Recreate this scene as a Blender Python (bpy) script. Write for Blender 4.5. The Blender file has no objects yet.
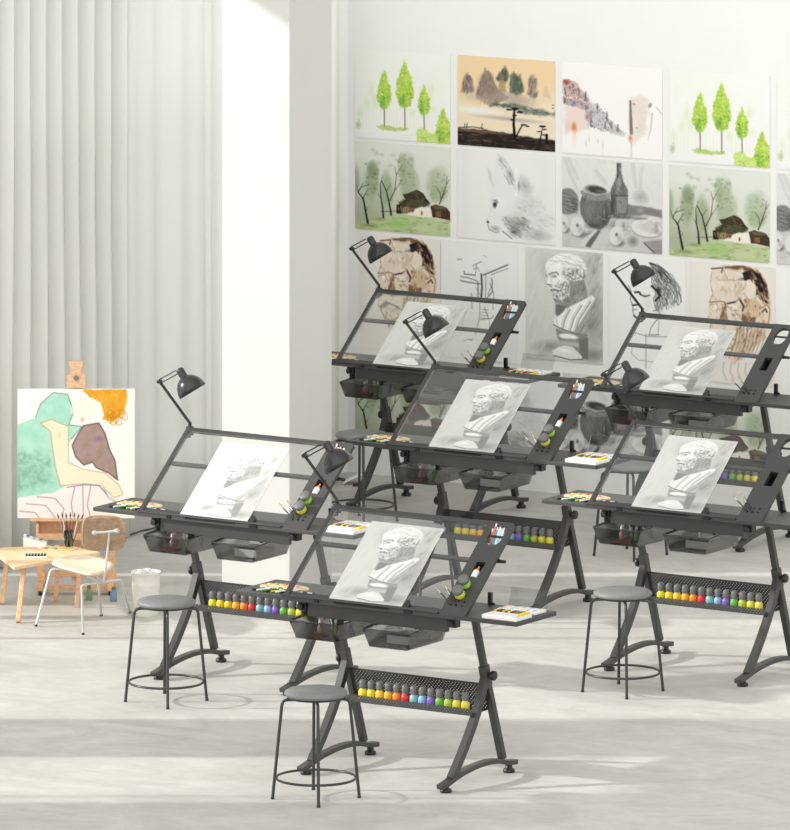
import bpy, bmesh, math, random
import numpy as np
from mathutils import Vector, Matrix

PI = math.pi
scene = bpy.context.scene
COL = scene.collection

# ------------------------------------------------------------------ camera, sky, sun, exposure
YAW = math.radians(32.7689)
CS, SN = math.cos(YAW), math.sin(YAW)
CAM_H = 6.44879
cam_data = bpy.data.cameras.new('camera')
cam = bpy.data.objects.new('camera', cam_data)
COL.objects.link(cam)
cam.location = (0, 0, CAM_H)
cam.rotation_euler = (PI / 2, 0, YAW)
cam_data.sensor_fit = 'HORIZONTAL'
cam_data.sensor_width = 36.0
cam_data.lens = 7571.486 / 790 * 36.0
cam_data.shift_x = 0.0
cam_data.shift_y = -(415 + 749.06) / 790
cam_data.clip_start = 1.0
cam_data.clip_end = 200.0
scene.camera = cam

world = bpy.data.worlds.new('daylight')
scene.world = world
world.use_nodes = True
wn = world.node_tree.nodes
# an overcast sky, brightest low down on the open side of the room behind the camera
_tc = wn.new('ShaderNodeTexCoord')
_dot = wn.new('ShaderNodeVectorMath')
_dot.operation = 'DOT_PRODUCT'
_dot.inputs[1].default_value = (0.15, -0.989, 0.0)
_mr = wn.new('ShaderNodeMapRange')
_mr.inputs['From Min'].default_value = -0.3
_mr.inputs['From Max'].default_value = 0.9
_mr.inputs['To Min'].default_value = 0.66
_mr.inputs['To Max'].default_value = 2.0
world.node_tree.links.new(_tc.outputs['Generated'], _dot.inputs[0])
world.node_tree.links.new(_dot.outputs['Value'], _mr.inputs['Value'])
world.node_tree.links.new(_mr.outputs['Result'], wn['Background'].inputs['Strength'])
wn['Background'].inputs['Color'].default_value = (1.0, 0.997, 0.985, 1)

sun_data = bpy.data.lights.new('sun', 'SUN')
sun_data.energy = 3.9
sun_data.angle = math.radians(1.2)
sun_data.color = (1.0, 0.98, 0.945)
sun = bpy.data.objects.new('sun', sun_data)
COL.objects.link(sun)
sun.rotation_euler = Vector((CS * 0.92, SN * 0.92, -0.3907)).to_track_quat('-Z', 'Y').to_euler()
sun.location = (-27, 22, 6)

scene.view_settings.view_transform = 'Standard'
scene.view_settings.look = 'None'
scene.view_settings.gamma = 1.0
scene.view_settings.exposure = 0.07
scene.view_settings.use_curve_mapping = False


# ------------------------------------------------------------------ materials
def lin(c):
    out = []
    for v in c[:3]:
        v = v / 255.0
        out.append(v / 12.92 if v <= 0.04045 else ((v + 0.055) / 1.055) ** 2.4)
    return tuple(out)


def new_mat(name):
    m = bpy.data.materials.new(name)
    m.use_nodes = True
    return m, m.node_tree.nodes, m.node_tree.links, m.node_tree.nodes['Principled BSDF']


def plain(name, rgb, rough=0.5, metal=0.0, spec=0.5, var=0.06, scale=40.0, bump=0.0):
    """painted or moulded surface with a faint noise in its colour and gloss"""
    m, N, Lk, P = new_mat(name)
    c = lin(rgb)
    tc = N.new('ShaderNodeTexCoord')
    nz = N.new('ShaderNodeTexNoise')
    nz.inputs['Scale'].default_value = scale
    nz.inputs['Detail'].default_value = 3
    Lk.new(tc.outputs['Object'], nz.inputs['Vector'])
    cr = N.new('ShaderNodeValToRGB')
    cr.color_ramp.elements[0].position = 0.3
    cr.color_ramp.elements[1].position = 0.7
    cr.color_ramp.elements[0].color = tuple(max(0, v * (1 - var)) for v in c) + (1,)
    cr.color_ramp.elements[1].color = tuple(min(1, v * (1 + var)) for v in c) + (1,)
    Lk.new(nz.outputs['Fac'], cr.inputs['Fac'])
    Lk.new(cr.outputs['Color'], P.inputs['Base Color'])
    P.inputs['Roughness'].default_value = rough
    P.inputs['Metallic'].default_value = metal
    P.inputs['Specular IOR Level'].default_value = spec
    if bump:
        b = N.new('ShaderNodeBump')
        b.inputs['Strength'].default_value = bump
        b.inputs['Distance'].default_value = 0.002
        Lk.new(nz.outputs['Fac'], b.inputs['Height'])
        Lk.new(b.outputs['Normal'], P.inputs['Normal'])
    return m


def wood(name, a, b, scale=6.0, stretch=(1, 12, 12), rough=0.5):
    m, N, Lk, P = new_mat(name)
    tc = N.new('ShaderNodeTexCoord')
    mp = N.new('ShaderNodeMapping')
    mp.inputs['Scale'].default_value = stretch
    nz = N.new('ShaderNodeTexNoise')
    nz.inputs['Scale'].default_value = scale
    nz.inputs['Detail'].default_value = 6
    nz.inputs['Distortion'].default_value = 0.6
    cr = N.new('ShaderNodeValToRGB')
    cr.color_ramp.elements[0].position = 0.3
    cr.color_ramp.elements[1].position = 0.7
    cr.color_ramp.elements[0].color = lin(a) + (1,)
    cr.color_ramp.elements[1].color = lin(b) + (1,)
    Lk.new(tc.outputs['Object'], mp.inputs['Vector'])
    Lk.new(mp.outputs['Vector'], nz.inputs['Vector'])
    Lk.new(nz.outputs['Fac'], cr.inputs['Fac'])
    Lk.new(cr.outputs['Color'], P.inputs['Base Color'])
    P.inputs['Roughness'].default_value = rough
    return m


def clear(name, tint, gloss=0.08, rough=0.03):
    """thin clear or smoked sheet: light passes straight through, a little is mirrored"""
    m, N, Lk, P = new_mat(name)
    N.remove(P)
    out = N['Material Output']
    tr = N.new('ShaderNodeBsdfTransparent')
    tr.inputs['Color'].default_value = tuple(tint) + (1,)
    gl = N.new('ShaderNodeBsdfGlossy')
    gl.inputs['Roughness'].default_value = rough
    gl.inputs['Color'].default_value = (0.9, 0.9, 0.9, 1)
    fr = N.new('ShaderNodeFresnel')
    fr.inputs['IOR'].default_value = 1.3
    mu = N.new('ShaderNodeMath')
    mu.operation = 'MULTIPLY'
    mu.inputs[1].default_value = gloss / 0.04
    mu.use_clamp = True
    Lk.new(fr.outputs['Fac'], mu.inputs[0])
    mx = N.new('ShaderNodeMixShader')
    Lk.new(mu.outputs[0], mx.inputs['Fac'])
    Lk.new(tr.outputs[0], mx.inputs[1])
    Lk.new(gl.outputs[0], mx.inputs[2])
    Lk.new(mx.outputs[0], out.inputs['Surface'])
    return m


def perforated(name, rgb, pitch=0.016, rad=0.0019):
    """steel sheet with a staggered grid of real round holes (object x against object z + y)"""
    m, N, Lk, P = new_mat(name)
    P.inputs['Base Color'].default_value = lin(rgb) + (1,)
    P.inputs['Roughness'].default_value = 0.45
    out = N['Material Output']
    tc = N.new('ShaderNodeTexCoord')
    sp = N.new('ShaderNodeSeparateXYZ')
    Lk.new(tc.outputs['Object'], sp.inputs[0])

    def mth(op, a, b=None):
        n = N.new('ShaderNodeMath')
        n.operation = op
        for i, v in ((0, a), (1, b)):
            if v is None:
                continue
            if isinstance(v, (int, float)):
                n.inputs[i].default_value = v
            else:
                Lk.new(v, n.inputs[i])
        return n.outputs[0]
    u0, v0 = sp.outputs['X'], sp.outputs['Z']
    u = mth('DIVIDE', mth('ADD', u0, v0), pitch)
    v = mth('DIVIDE', mth('SUBTRACT', u0, v0), pitch)
    fu = mth('SUBTRACT', mth('FRACT', u), 0.5)
    fv = mth('SUBTRACT', mth('FRACT', v), 0.5)
    r2 = mth('ADD', mth('MULTIPLY', fu, fu), mth('MULTIPLY', fv, fv))
    hole = mth('LESS_THAN', r2, (rad / pitch * 1.42) ** 2)
    tr = N.new('ShaderNodeBsdfTransparent')
    mx = N.new('ShaderNodeMixShader')
    Lk.new(hole, mx.inputs['Fac'])
    Lk.new(P.outputs[0], mx.inputs[1])
    Lk.new(tr.outputs[0], mx.inputs[2])
    Lk.new(mx.outputs[0], out.inputs['Surface'])
    return m


M = {}
M['frame'] = plain('charcoal_powder_coat', (56, 56, 54), 0.36, var=0.05, scale=120)
M['panel'] = plain('charcoal_panel', (58, 58, 56), 0.5, var=0.04, scale=80)
M['black'] = plain('black_plastic', (26, 26, 26), 0.4)
M['lamp'] = plain('lamp_enamel', (38, 39, 38), 0.25, var=0.03)
M['lamp_inside'] = plain('lamp_inside', (190, 190, 186), 0.4)
M['chrome'] = plain('chrome', (200, 200, 200), 0.2, metal=1.0)
M['seat'] = plain('grey_leatherette', (120, 121, 119), 0.5, var=0.05, scale=60, bump=0.05)
M['stool_leg'] = plain('stool_steel', (50, 50, 48), 0.35)
M['peg'] = perforated('perforated_steel', (58, 58, 57))
M['glass'] = clear('clear_glass', (0.985, 0.988, 0.985), 0.012)
M['acrylic'] = clear('clear_acrylic', (0.88, 0.89, 0.89), 0.05)
M['smoke'] = clear('smoked_acrylic', (0.64, 0.64, 0.635), 0.03, 0.08)
M['cap'] = plain('bottle_cap', (104, 104, 102), 0.45)
M['white'] = plain('white_plastic', (236, 236, 232), 0.5, var=0.02)
M['paper'] = plain('white_paper', (238, 238, 235), 0.8, var=0.02)
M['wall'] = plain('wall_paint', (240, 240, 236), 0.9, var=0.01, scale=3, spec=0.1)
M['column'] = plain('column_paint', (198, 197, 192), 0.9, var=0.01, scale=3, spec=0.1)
M['pine'] = wood('pine', (214, 164, 122), (236, 196, 156))
M['ply'] = wood('pale_ply', (222, 200, 174), (236, 218, 196), stretch=(2, 14, 14))
M['walnut'] = wood('walnut', (140, 114, 90), (172, 144, 116), stretch=(2, 14, 14))
M['desk'] = wood('desk_wood', (222, 188, 144), (238, 210, 168))
M['palette'] = wood('palette_wood', (224, 198, 142), (238, 214, 164))
M['bin'] = plain('ivory_metal', (226, 223, 212), 0.45, var=0.03)
M['chair_metal'] = plain('light_grey_metal', (205, 205, 200), 0.35, metal=0.3)


def colour(rgb, rough=0.5):
    k = 'paint_%d_%d_%d' % tuple(rgb)
    if k not in M:
        M[k] = plain(k, rgb, rough, var=0.03)
    return M[k]


def floor_mat():
    m, N, Lk, P = new_mat('pale_microcement')
    tc = N.new('ShaderNodeTexCoord')
    mp = N.new('ShaderNodeMapping')
    mp.inputs['Rotation'].default_value = (0, 0, -YAW)
    mp.inputs['Scale'].default_value = (1.0, 1.6, 1)
    n1 = N.new('ShaderNodeTexNoise')
    n1.inputs['Scale'].default_value = 1.3
    n1.inputs['Detail'].default_value = 9
    n1.inputs['Roughness'].default_value = 0.62
    n1.inputs['Distortion'].default_value = 1.6
    n2 = N.new('ShaderNodeTexNoise')
    n2.inputs['Scale'].default_value = 5.0
    n2.inputs['Detail'].default_value = 8
    n2.inputs['Distortion'].default_value = 2.5
    cr = N.new('ShaderNodeValToRGB')
    cr.color_ramp.elements[0].position = 0.30
    cr.color_ramp.elements[1].position = 0.68
    cr.color_ramp.elements[0].color = lin((178, 176, 170)) + (1,)
    cr.color_ramp.elements[1].color = lin((203, 201, 195)) + (1,)
    c2 = N.new('ShaderNodeValToRGB')
    c2.color_ramp.elements[0].position = 0.35
    c2.color_ramp.elements[1].position = 0.6
    c2.color_ramp.elements[0].color = (0.93, 0.93, 0.925, 1)
    c2.color_ramp.elements[1].color = (1, 1, 1, 1)
    mx = N.new('ShaderNodeMix')
    mx.data_type = 'RGBA'
    mx.blend_type = 'MULTIPLY'
    mx.inputs['Factor'].default_value = 1.0
    Lk.new(tc.outputs['Object'], mp.inputs['Vector'])
    Lk.new(mp.outputs['Vector'], n1.inputs['Vector'])
    Lk.new(mp.outputs['Vector'], n2.inputs['Vector'])
    Lk.new(n1.outputs['Fac'], cr.inputs['Fac'])
    Lk.new(n2.outputs['Fac'], c2.inputs['Fac'])
    Lk.new(cr.outputs['Color'], mx.inputs['A'])
    Lk.new(c2.outputs['Color'], mx.inputs['B'])
    Lk.new(mx.outputs['Result'], P.inputs['Base Color'])
    P.inputs['Roughness'].default_value = 0.55
    P.inputs['Specular IOR Level'].default_value = 0.25
    return m


def cloth(name, rgb, through=0.25):
    m, N, Lk, P = new_mat(name)
    out = N['Material Output']
    tc = N.new('ShaderNodeTexCoord')
    nz = N.new('ShaderNodeTexNoise')
    nz.inputs['Scale'].default_value = 300
    Lk.new(tc.outputs['Object'], nz.inputs['Vector'])
    b = N.new('ShaderNodeBump')
    b.inputs['Strength'].default_value = 0.1
    b.inputs['Distance'].default_value = 0.001
    Lk.new(nz.outputs['Fac'], b.inputs['Height'])
    P.inputs['Base Color'].default_value = lin(rgb) + (1,)
    P.inputs['Roughness'].default_value = 0.95
    P.inputs['Specular IOR Level'].default_value = 0.05
    Lk.new(b.outputs['Normal'], P.inputs['Normal'])
    t = N.new('ShaderNodeBsdfTranslucent')
    t.inputs['Color'].default_value = lin(rgb) + (1,)
    mx = N.new('ShaderNodeMixShader')
    mx.inputs['Fac'].default_value = through
    Lk.new(P.outputs[0], mx.inputs[1])
    Lk.new(t.outputs[0], mx.inputs[2])
    Lk.new(mx.outputs[0], out.inputs['Surface'])
    return m


def art_mat():
    m, N, Lk, P = new_mat('drawn_paper')
    a = N.new('ShaderNodeAttribute')
    a.attribute_name = 'Col'
    Lk.new(a.outputs['Color'], P.inputs['Base Color'])
    P.inputs['Roughness'].default_value = 0.8
    P.inputs['Specular IOR Level'].default_value = 0.1
    return m


M['art'] = art_mat()


# ------------------------------------------------------------------ mesh helpers
class MB:
    def __init__(self):
        self.v, self.f, self.s = [], [], []

    def add(self, verts, faces, smooth=False):
        o = len(self.v)
        self.v += [tuple(p) for p in verts]
        self.f += [tuple(i + o for i in fc) for fc in faces]
        self.s += [smooth] * len(faces)
        return self

    def hexa(self, p):
        return self.add(p, [(0, 3, 2, 1), (4, 5, 6, 7), (0, 1, 5, 4), (1, 2, 6, 5), (2, 3, 7, 6), (3, 0, 4, 7)])

    def box(self, x0, x1, y0, y1, z0, z1):
        return self.hexa([(x0, y0, z0), (x1, y0, z0), (x1, y1, z0), (x0, y1, z0),
                          (x0, y0, z1), (x1, y0, z1), (x1, y1, z1), (x0, y1, z1)])

    def beam(self, p0, p1, w, h, up=(0, 0, 1)):
        """bar from p0 to p1; w across, h along 'up'"""
        return self.path([p0, p1], w, h, up)

    def path(self, pts, w, h, side=(0, 0, 1)):
        """rectangular section swept along pts; h is measured towards 'side', w across it"""
        pts = [Vector(p) for p in pts]
        up = Vector(side)
        ring = []
        n = len(pts)
        for i, p in enumerate(pts):
            t = (pts[min(i + 1, n - 1)] - pts[max(i - 1, 0)]).normalized()
            a = t.cross(up).normalized()
            b = a.cross(t).normalized()
            ring.append([p - a * w / 2 - b * h / 2, p + a * w / 2 - b * h / 2, p + a * w / 2 + b * h / 2, p - a * w / 2 + b * h / 2])
        vs = [q for r in ring for q in r]
        fs = [(3, 2, 1, 0)]
        for i in range(n - 1):
            o = 4 * i
            for k in range(4):
                fs.append((o + k, o + (k + 1) % 4, o + 4 + (k + 1) % 4, o + 4 + k))
        o = 4 * (n - 1)
        fs.append((o, o + 1, o + 2, o + 3))
        return self.add(vs, fs)

    def tube(self, pts, r, n=10, closed=False, r1=None):
        pts = [Vector(p) for p in pts]
        m = len(pts)
        vs, fs = [], []
        a = None
        for i, p in enumerate(pts):
            if closed:
                t = (pts[(i + 1) % m] - pts[i - 1]).normalized()
            else:
                t = (pts[min(i + 1, m - 1)] - pts[max(i - 1, 0)]).normalized()
            if a is None:
                a = t.orthogonal().normalized()
            else:
                a = (a - t * a.dot(t)).normalized()
            b = t.cross(a)
            rr = r if r1 is None else r + (r1 - r) * i / (m - 1)
            for k in range(n):
                q = 2 * PI * k / n
                vs.append(p + a * (rr * math.cos(q)) + b * (rr * math.sin(q)))
        for i in range(m if closed else m - 1):
            j = (i + 1) % m
            for k in range(n):
                k2 = (k + 1) % n
                fs.append((i * n + k, i * n + k2, j * n + k2, j * n + k))
        self.add(vs, fs, True)
        if not closed:
            self.add(vs[:n], [tuple(range(n - 1, -1, -1))])
            self.add(vs[-n:], [tuple(range(n))])
        return self

    def lathe(self, prof, base=(0, 0, 0), axis=(0, 0, 1), n=24, cap0=True, cap1=True):
        """prof: (radius, distance along axis)"""
        base, ax = Vector(base), Vector(axis).normalized()
        a = ax.orthogonal().normalized()
        b = ax.cross(a)
        vs, fs = [], []
        for r, d in prof:
            for k in range(n):
                q = 2 * PI * k / n
                vs.append(base + ax * d + a * (r * math.cos(q)) + b * (r * math.sin(q)))
        for i in range(len(prof) - 1):
            for k in range(n):
                k2 = (k + 1) % n
                fs.append((i * n + k, i * n + k2, i * n + n + k2, i * n + n + k))
        self.add(vs, fs, True)
        if cap0 and prof[0][0] > 1e-5:
            self.add(vs[:n], [tuple(range(n - 1, -1, -1))])
        if cap1 and prof[-1][0] > 1e-5:
            self.add(vs[-n:], [tuple(range(n))])
        return self

    def prism(self, poly, fn, k0, k1):
        """poly of (a, b); fn(a, b, k) gives the point"""
        n = len(poly)
        vs = [fn(a, b, k0) for a, b in poly] + [fn(a, b, k1) for a, b in poly]
        fs = [tuple(range(n - 1, -1, -1)), tuple(range(n, 2 * n))]
        fs += [(i, (i + 1) % n, n + (i + 1) % n, n + i) for i in range(n)]
        return self.add(vs, fs)

    def plate(self, outer, holes, fn, k0, k1):
        """plate with real holes"""
        bm = bmesh.new()
        loops = []
        for lp in [outer] + holes:
            vs = [bm.verts.new((a, b, 0)) for a, b in lp]
            for i in range(len(vs)):
                bm.edges.new((vs[i], vs[(i + 1) % len(vs)]))
            loops.append(vs)
        bmesh.ops.triangle_fill(bm, use_beauty=True, use_dissolve=False, edges=bm.edges[:])
        bm.verts.index_update()
        flat = [tuple(v.co) for v in bm.verts]
        tris = [tuple(v.index for v in fc.verts) for fc in bm.faces]
        n = len(flat)
        vs = [fn(a, b, k0) for a, b, _ in flat] + [fn(a, b, k1) for a, b, _ in flat]
        fs = tris + [tuple(i + n for i in reversed(t)) for t in tris]
        for lp in loops:
            ids = [v.index for v in lp]
            for i in range(len(ids)):
                a, b = ids[i], ids[(i + 1) % len(ids)]
                fs.append((a, b, b + n, a + n))
        bm.free()
        return self.add(vs, fs)

    def build(self, name, mat, parent=None, bevel=0.0, shift=None, subsurf=0, solid=0.0):
        me = bpy.data.meshes.new(name)
        sh = Vector(shift) if shift is not None else Vector((0, 0, 0))
        me.from_pydata([tuple(Vector(p) - sh) for p in self.v], [], self.f)
        bm = bmesh.new()
        bm.from_mesh(me)
        if solid == 0.0:
            bmesh.ops.recalc_face_normals(bm, faces=bm.faces[:])
        bm.to_mesh(me)
        bm.free()
        me.polygons.foreach_set('use_smooth', self.s)
        me.materials.append(mat)
        o = bpy.data.objects.new(name, me)
        COL.objects.link(o)
        if parent is not None:
            o.parent = parent
        if shift is not None:
            o.location = sh
        if solid:
            md = o.modifiers.new('thickness', 'SOLIDIFY')
            md.thickness = solid
        if bevel:
            md = o.modifiers.new('bevel', 'BEVEL')
            md.width = bevel
            md.segments = 2
            md.limit_method = 'ANGLE'
        if subsurf:
            md = o.modifiers.new('smooth', 'SUBSURF')
            md.levels = md.render_levels = subsurf
        return o


def tag(o, label, cat, group=None):
    o['label'] = label
    o['category'] = cat
    if group:
        o['group'] = group
    return o


def thing(name, label, cat, loc=(0, 0, 0), group=None):
    o = bpy.data.objects.new(name, None)
    o.empty_display_size = 0.05
    COL.objects.link(o)
    o.location = loc
    return tag(o, label, cat, group)


def struct(o):
    o['kind'] = 'structure'
    return o


def dup(src, loc=None, label=None, shift=None):
    """a copy of a thing with copies of its parts and sub-parts"""
    r = src.copy()
    COL.objects.link(r)
    if loc is not None:
        r.location = loc
    if shift is not None:
        r.location = src.location + Vector(shift)
    if label:
        r['label'] = label
    for ch in list(src.children):
        c2 = ch.copy()
        COL.objects.link(c2)
        c2.parent = r
        for g in list(ch.children):
            d = g.copy()
            COL.objects.link(d)
            d.parent = c2
    return r


def bez(p0, p1, p2, n=10):
    out = []
    for i in range(n + 1):
        t = i / n
        out.append(tuple((1 - t) ** 2 * a + 2 * t * (1 - t) * b + t * t * c for a, b, c in zip(p0, p1, p2)))
    return out


def smooth_path(pts, n=6):
    """Catmull-Rom through pts"""
    P = [Vector(p) for p in pts]
    P = [2 * P[0] - P[1]] + P + [2 * P[-1] - P[-2]]
    out = []
    for i in range(1, len(P) - 2):
        a, b, c, d = P[i - 1], P[i], P[i + 1], P[i + 2]
        for k in range(n):
            t = k / n
            out.append(0.5 * ((2 * b) + (c - a) * t + (2 * a - 5 * b + 4 * c - d) * t * t + (-a + 3 * b - 3 * c + d) * t ** 3))
    out.append(P[-2])
    return out


def ellipse(cx, cy, rx, ry, n=20, a=0.0):
    return [(cx + rx * math.cos(2 * PI * i / n) * math.cos(a) - ry * math.sin(2 * PI * i / n) * math.sin(a),
             cy + rx * math.cos(2 * PI * i / n) * math.sin(a) + ry * math.sin(2 * PI * i / n) * math.cos(a)) for i in range(n)]


# ------------------------------------------------------------------ drawings and prints: colour laid on a fine grid of the sheet itself
def vnoise(X, Y, sc, seed, octv=3):
    out = np.zeros_like(X)
    amp, tot = 1.0, 0.0
    for o in range(octv):
        rs = np.random.RandomState(seed * 7 + o)
        g = rs.rand(64, 64)
        x, y = X / sc * 2 ** o, Y / sc * 2 ** o
        xi, yi = np.floor(x).astype(int), np.floor(y).astype(int)
        fx, fy = x - xi, y - yi
        fx, fy = fx * fx * (3 - 2 * fx), fy * fy * (3 - 2 * fy)
        a, b = g[yi % 64, xi % 64], g[yi % 64, (xi + 1) % 64]
        c, d = g[(yi + 1) % 64, xi % 64], g[(yi + 1) % 64, (xi + 1) % 64]
        out += amp * ((a * (1 - fx) + b * fx) * (1 - fy) + (c * (1 - fx) + d * fx) * fy)
        tot += amp
        amp *= 0.5
    return out / tot


class Art:
    def __init__(self, x0, y0, x1, y1, nx, bg, slope=0.0):
        self.x0, self.y0, self.x1, self.y1 = x0, y0, x1, y1
        ny = int(round(nx * (y1 - y0) / (x1 - x0)))
        self.nx, self.ny = nx, ny
        X, Y = np.meshgrid(np.linspace(x0, x1, nx + 1), np.linspace(y0, y1, ny + 1))
        self.X, self.Y = X, Y + slope * (X - x0)
        self.c = np.zeros(X.shape + (3,)) + np.array(bg, float)
        self.px = (x1 - x0) / nx
        self.k = 1

    def n(self, sc, seed=None, octv=3):
        self.k += 1
        return vnoise(self.X, self.Y, sc, seed or self.k, octv)

    def mix(self, mask, col):
        m = np.clip(mask, 0, 1)[..., None]
        self.c = self.c * (1 - m) + np.array(col, float) * m

    def sdf(self, poly):
        P = np.array(poly, float)
        d = np.full(self.X.shape, 1e18)
        s = np.ones(self.X.shape)
        n = len(P)
        for i in range(n):
            j = (i - 1) % n
            ex, ey = P[j] - P[i]
            wx, wy = self.X - P[i][0], self.Y - P[i][1]
            t = np.clip((wx * ex + wy * ey) / (ex * ex + ey * ey + 1e-9), 0, 1)
            d = np.minimum(d, (wx - ex * t) ** 2 + (wy - ey * t) ** 2)
            c1, c2, c3 = self.Y >= P[i][1], self.Y < P[j][1], ex * wy > ey * wx
            s = np.where((c1 & c2 & c3) | (~c1 & ~c2 & ~c3), -s, s)
        return s * np.sqrt(d)

    def fill(self, poly, col, soft=0, alpha=1.0, rag=0.0, ragsc=30, tex=0.0, texsc=25):
        d = self.sdf(poly)
        if rag:
            d = d + (self.n(ragsc) - 0.5) * 2 * rag
        soft = max(soft, self.px)
        m = np.clip(0.5 - d / soft, 0, 1) * alpha
        if tex:
            m = m * (1 - tex * self.n(texsc))
        self.mix(m, col)
        return self

    def blob(self, cx, cy, rx, ry, col, alpha=1.0, soft=0.6, ang=0.0, rag=0.0, ragsc=30, tex=0.0, texsc=25):
        a = math.radians(ang)
        dx, dy = self.X - cx, self.Y - cy
        u = (dx * math.cos(a) + dy * math.sin(a)) / rx
        v = (-dx * math.sin(a) + dy * math.cos(a)) / ry
        r = np.sqrt(u * u + v * v)
        if rag:
            r = r + (self.n(ragsc) - 0.5) * 2 * rag
        soft = max(soft, self.px / max(rx, ry) * 1.2)
        m = np.clip((1 - r) / soft + 0.0, 0, 1) * alpha
        if tex:
            m = m * (1 - tex * self.n(texsc))
        self.mix(m, col)
        return self

    def line(self, pts, w, col, alpha=1.0, w1=None):
        P = np.array(pts, float)
        m = np.zeros(self.X.shape)
        n = len(P) - 1
        for i in range(n):
            ex, ey = P[i + 1] - P[i]
            wx, wy = self.X - P[i][0], self.Y - P[i][1]
            t = np.clip((wx * ex + wy * ey) / (ex * ex + ey * ey + 1e-9), 0, 1)
            d = np.hypot(wx - ex * t, wy - ey * t)
            ww = w if w1 is None else w + (w1 - w) * (i + t) / n
            a = np.minimum(1.0, ww / self.px)
            hw = np.maximum(ww, self.px) / 2
            m = np.maximum(m, a * np.clip((hw + self.px * 0.5 - d) / self.px, 0, 1))
        self.mix(m * alpha, col)
        return self


    def dabs(self, poly, count, rx, ry, cols, alpha=0.5, ang=0.0, jit=40.0, seed=1):
        """many small brush or pencil touches inside poly"""
        rs = random.Random(seed)
        xs, ys = [p[0] for p in poly], [p[1] for p in poly]
        n, k, tries = len(poly), 0, 0
        while k < count and tries < count * 12:
            tries += 1
            x, y = rs.uniform(min(xs), max(xs)), rs.uniform(min(ys), max(ys))
            ins = False
            for i in range(n):
                (ax_, ay_), (bx_, by_) = poly[i], poly[i - 1]
                if (ay_ > y) != (by_ > y) and x < (bx_ - ax_) * (y - ay_) / (by_ - ay_ + 1e-9) + ax_:
                    ins = not ins
            if not ins:
                continue
            k += 1
            a = math.radians(ang + rs.uniform(-jit, jit))
            r1, r2 = rx * rs.uniform(.6, 1.4), ry * rs.uniform(.6, 1.4)
            m = max(r1, r2) + self.px
            j0, j1 = int((x - m - self.x0) / self.px), int((x + m - self.x0) / self.px) + 2
            j0, j1 = max(j0, 0), min(j1, self.nx + 1)
            if j1 <= j0:
                continue
            X, Y = self.X[:, j0:j1], self.Y[:, j0:j1]
            dx, dy = X - x, Y - y
            u = (dx * math.cos(a) + dy * math.sin(a)) / max(r1, self.px * .7)
            v = (-dx * math.sin(a) + dy * math.cos(a)) / max(r2, self.px * .7)
            mk = (np.clip((1 - np.sqrt(u * u + v * v)) / 0.5, 0, 1) * alpha)[..., None]
            self.c[:, j0:j1] = self.c[:, j0:j1] * (1 - mk) + np.array(cols[k % len(cols)], float) * mk
        return self


def sheet(name, art, fn, thick, mat=None, parent=None, mul=1.0, add=0.0):
    """a sheet of paper or board with the drawing on its face; fn(a, b, k): a 0..1 to the right, b 0..1 down, k depth behind the face"""
    nx, ny = art.nx, art.ny
    vs = []
    for j in range(ny + 1):
        for i in range(nx + 1):
            vs.append(fn(i / nx, j / ny, 0.0))
    fs = []
    w = nx + 1
    for j in range(ny):
        for i in range(nx):
            o = j * w + i
            fs.append((o, o + w, o + w + 1, o + 1))
    nf = len(vs)
    vs += [fn(0, 0, thick), fn(1, 0, thick), fn(1, 1, thick), fn(0, 1, thick), fn(0, 0, 0), fn(1, 0, 0), fn(1, 1, 0), fn(0, 1, 0)]
    b = nf
    fs += [(b, b + 1, b + 2, b + 3), (b + 4, b + 5, b + 1, b), (b + 5, b + 6, b + 2, b + 1), (b + 6, b + 7, b + 3, b + 2), (b + 7, b + 4, b, b + 3)]
    me = bpy.data.meshes.new(name)
    me.from_pydata([tuple(p) for p in vs], [], fs)
    col = np.clip(art.c.reshape(-1, 3) * mul + add, 0, 255) / 255.0
    l = np.where(col <= 0.04045, col / 12.92, ((col + 0.055) / 1.055) ** 2.4)
    full = np.ones((len(vs), 4), np.float32)
    full[:nf, :3] = l
    full[nf:, :3] = 0.82
    ca = me.color_attributes.new('Col', 'FLOAT_COLOR', 'POINT')
    ca.data.foreach_set('color', full.ravel())
    me.materials.append(mat or M['art'])
    o = bpy.data.objects.new(name, me)
    COL.objects.link(o)
    if parent is not None:
        o.parent = parent
    return o


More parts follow.
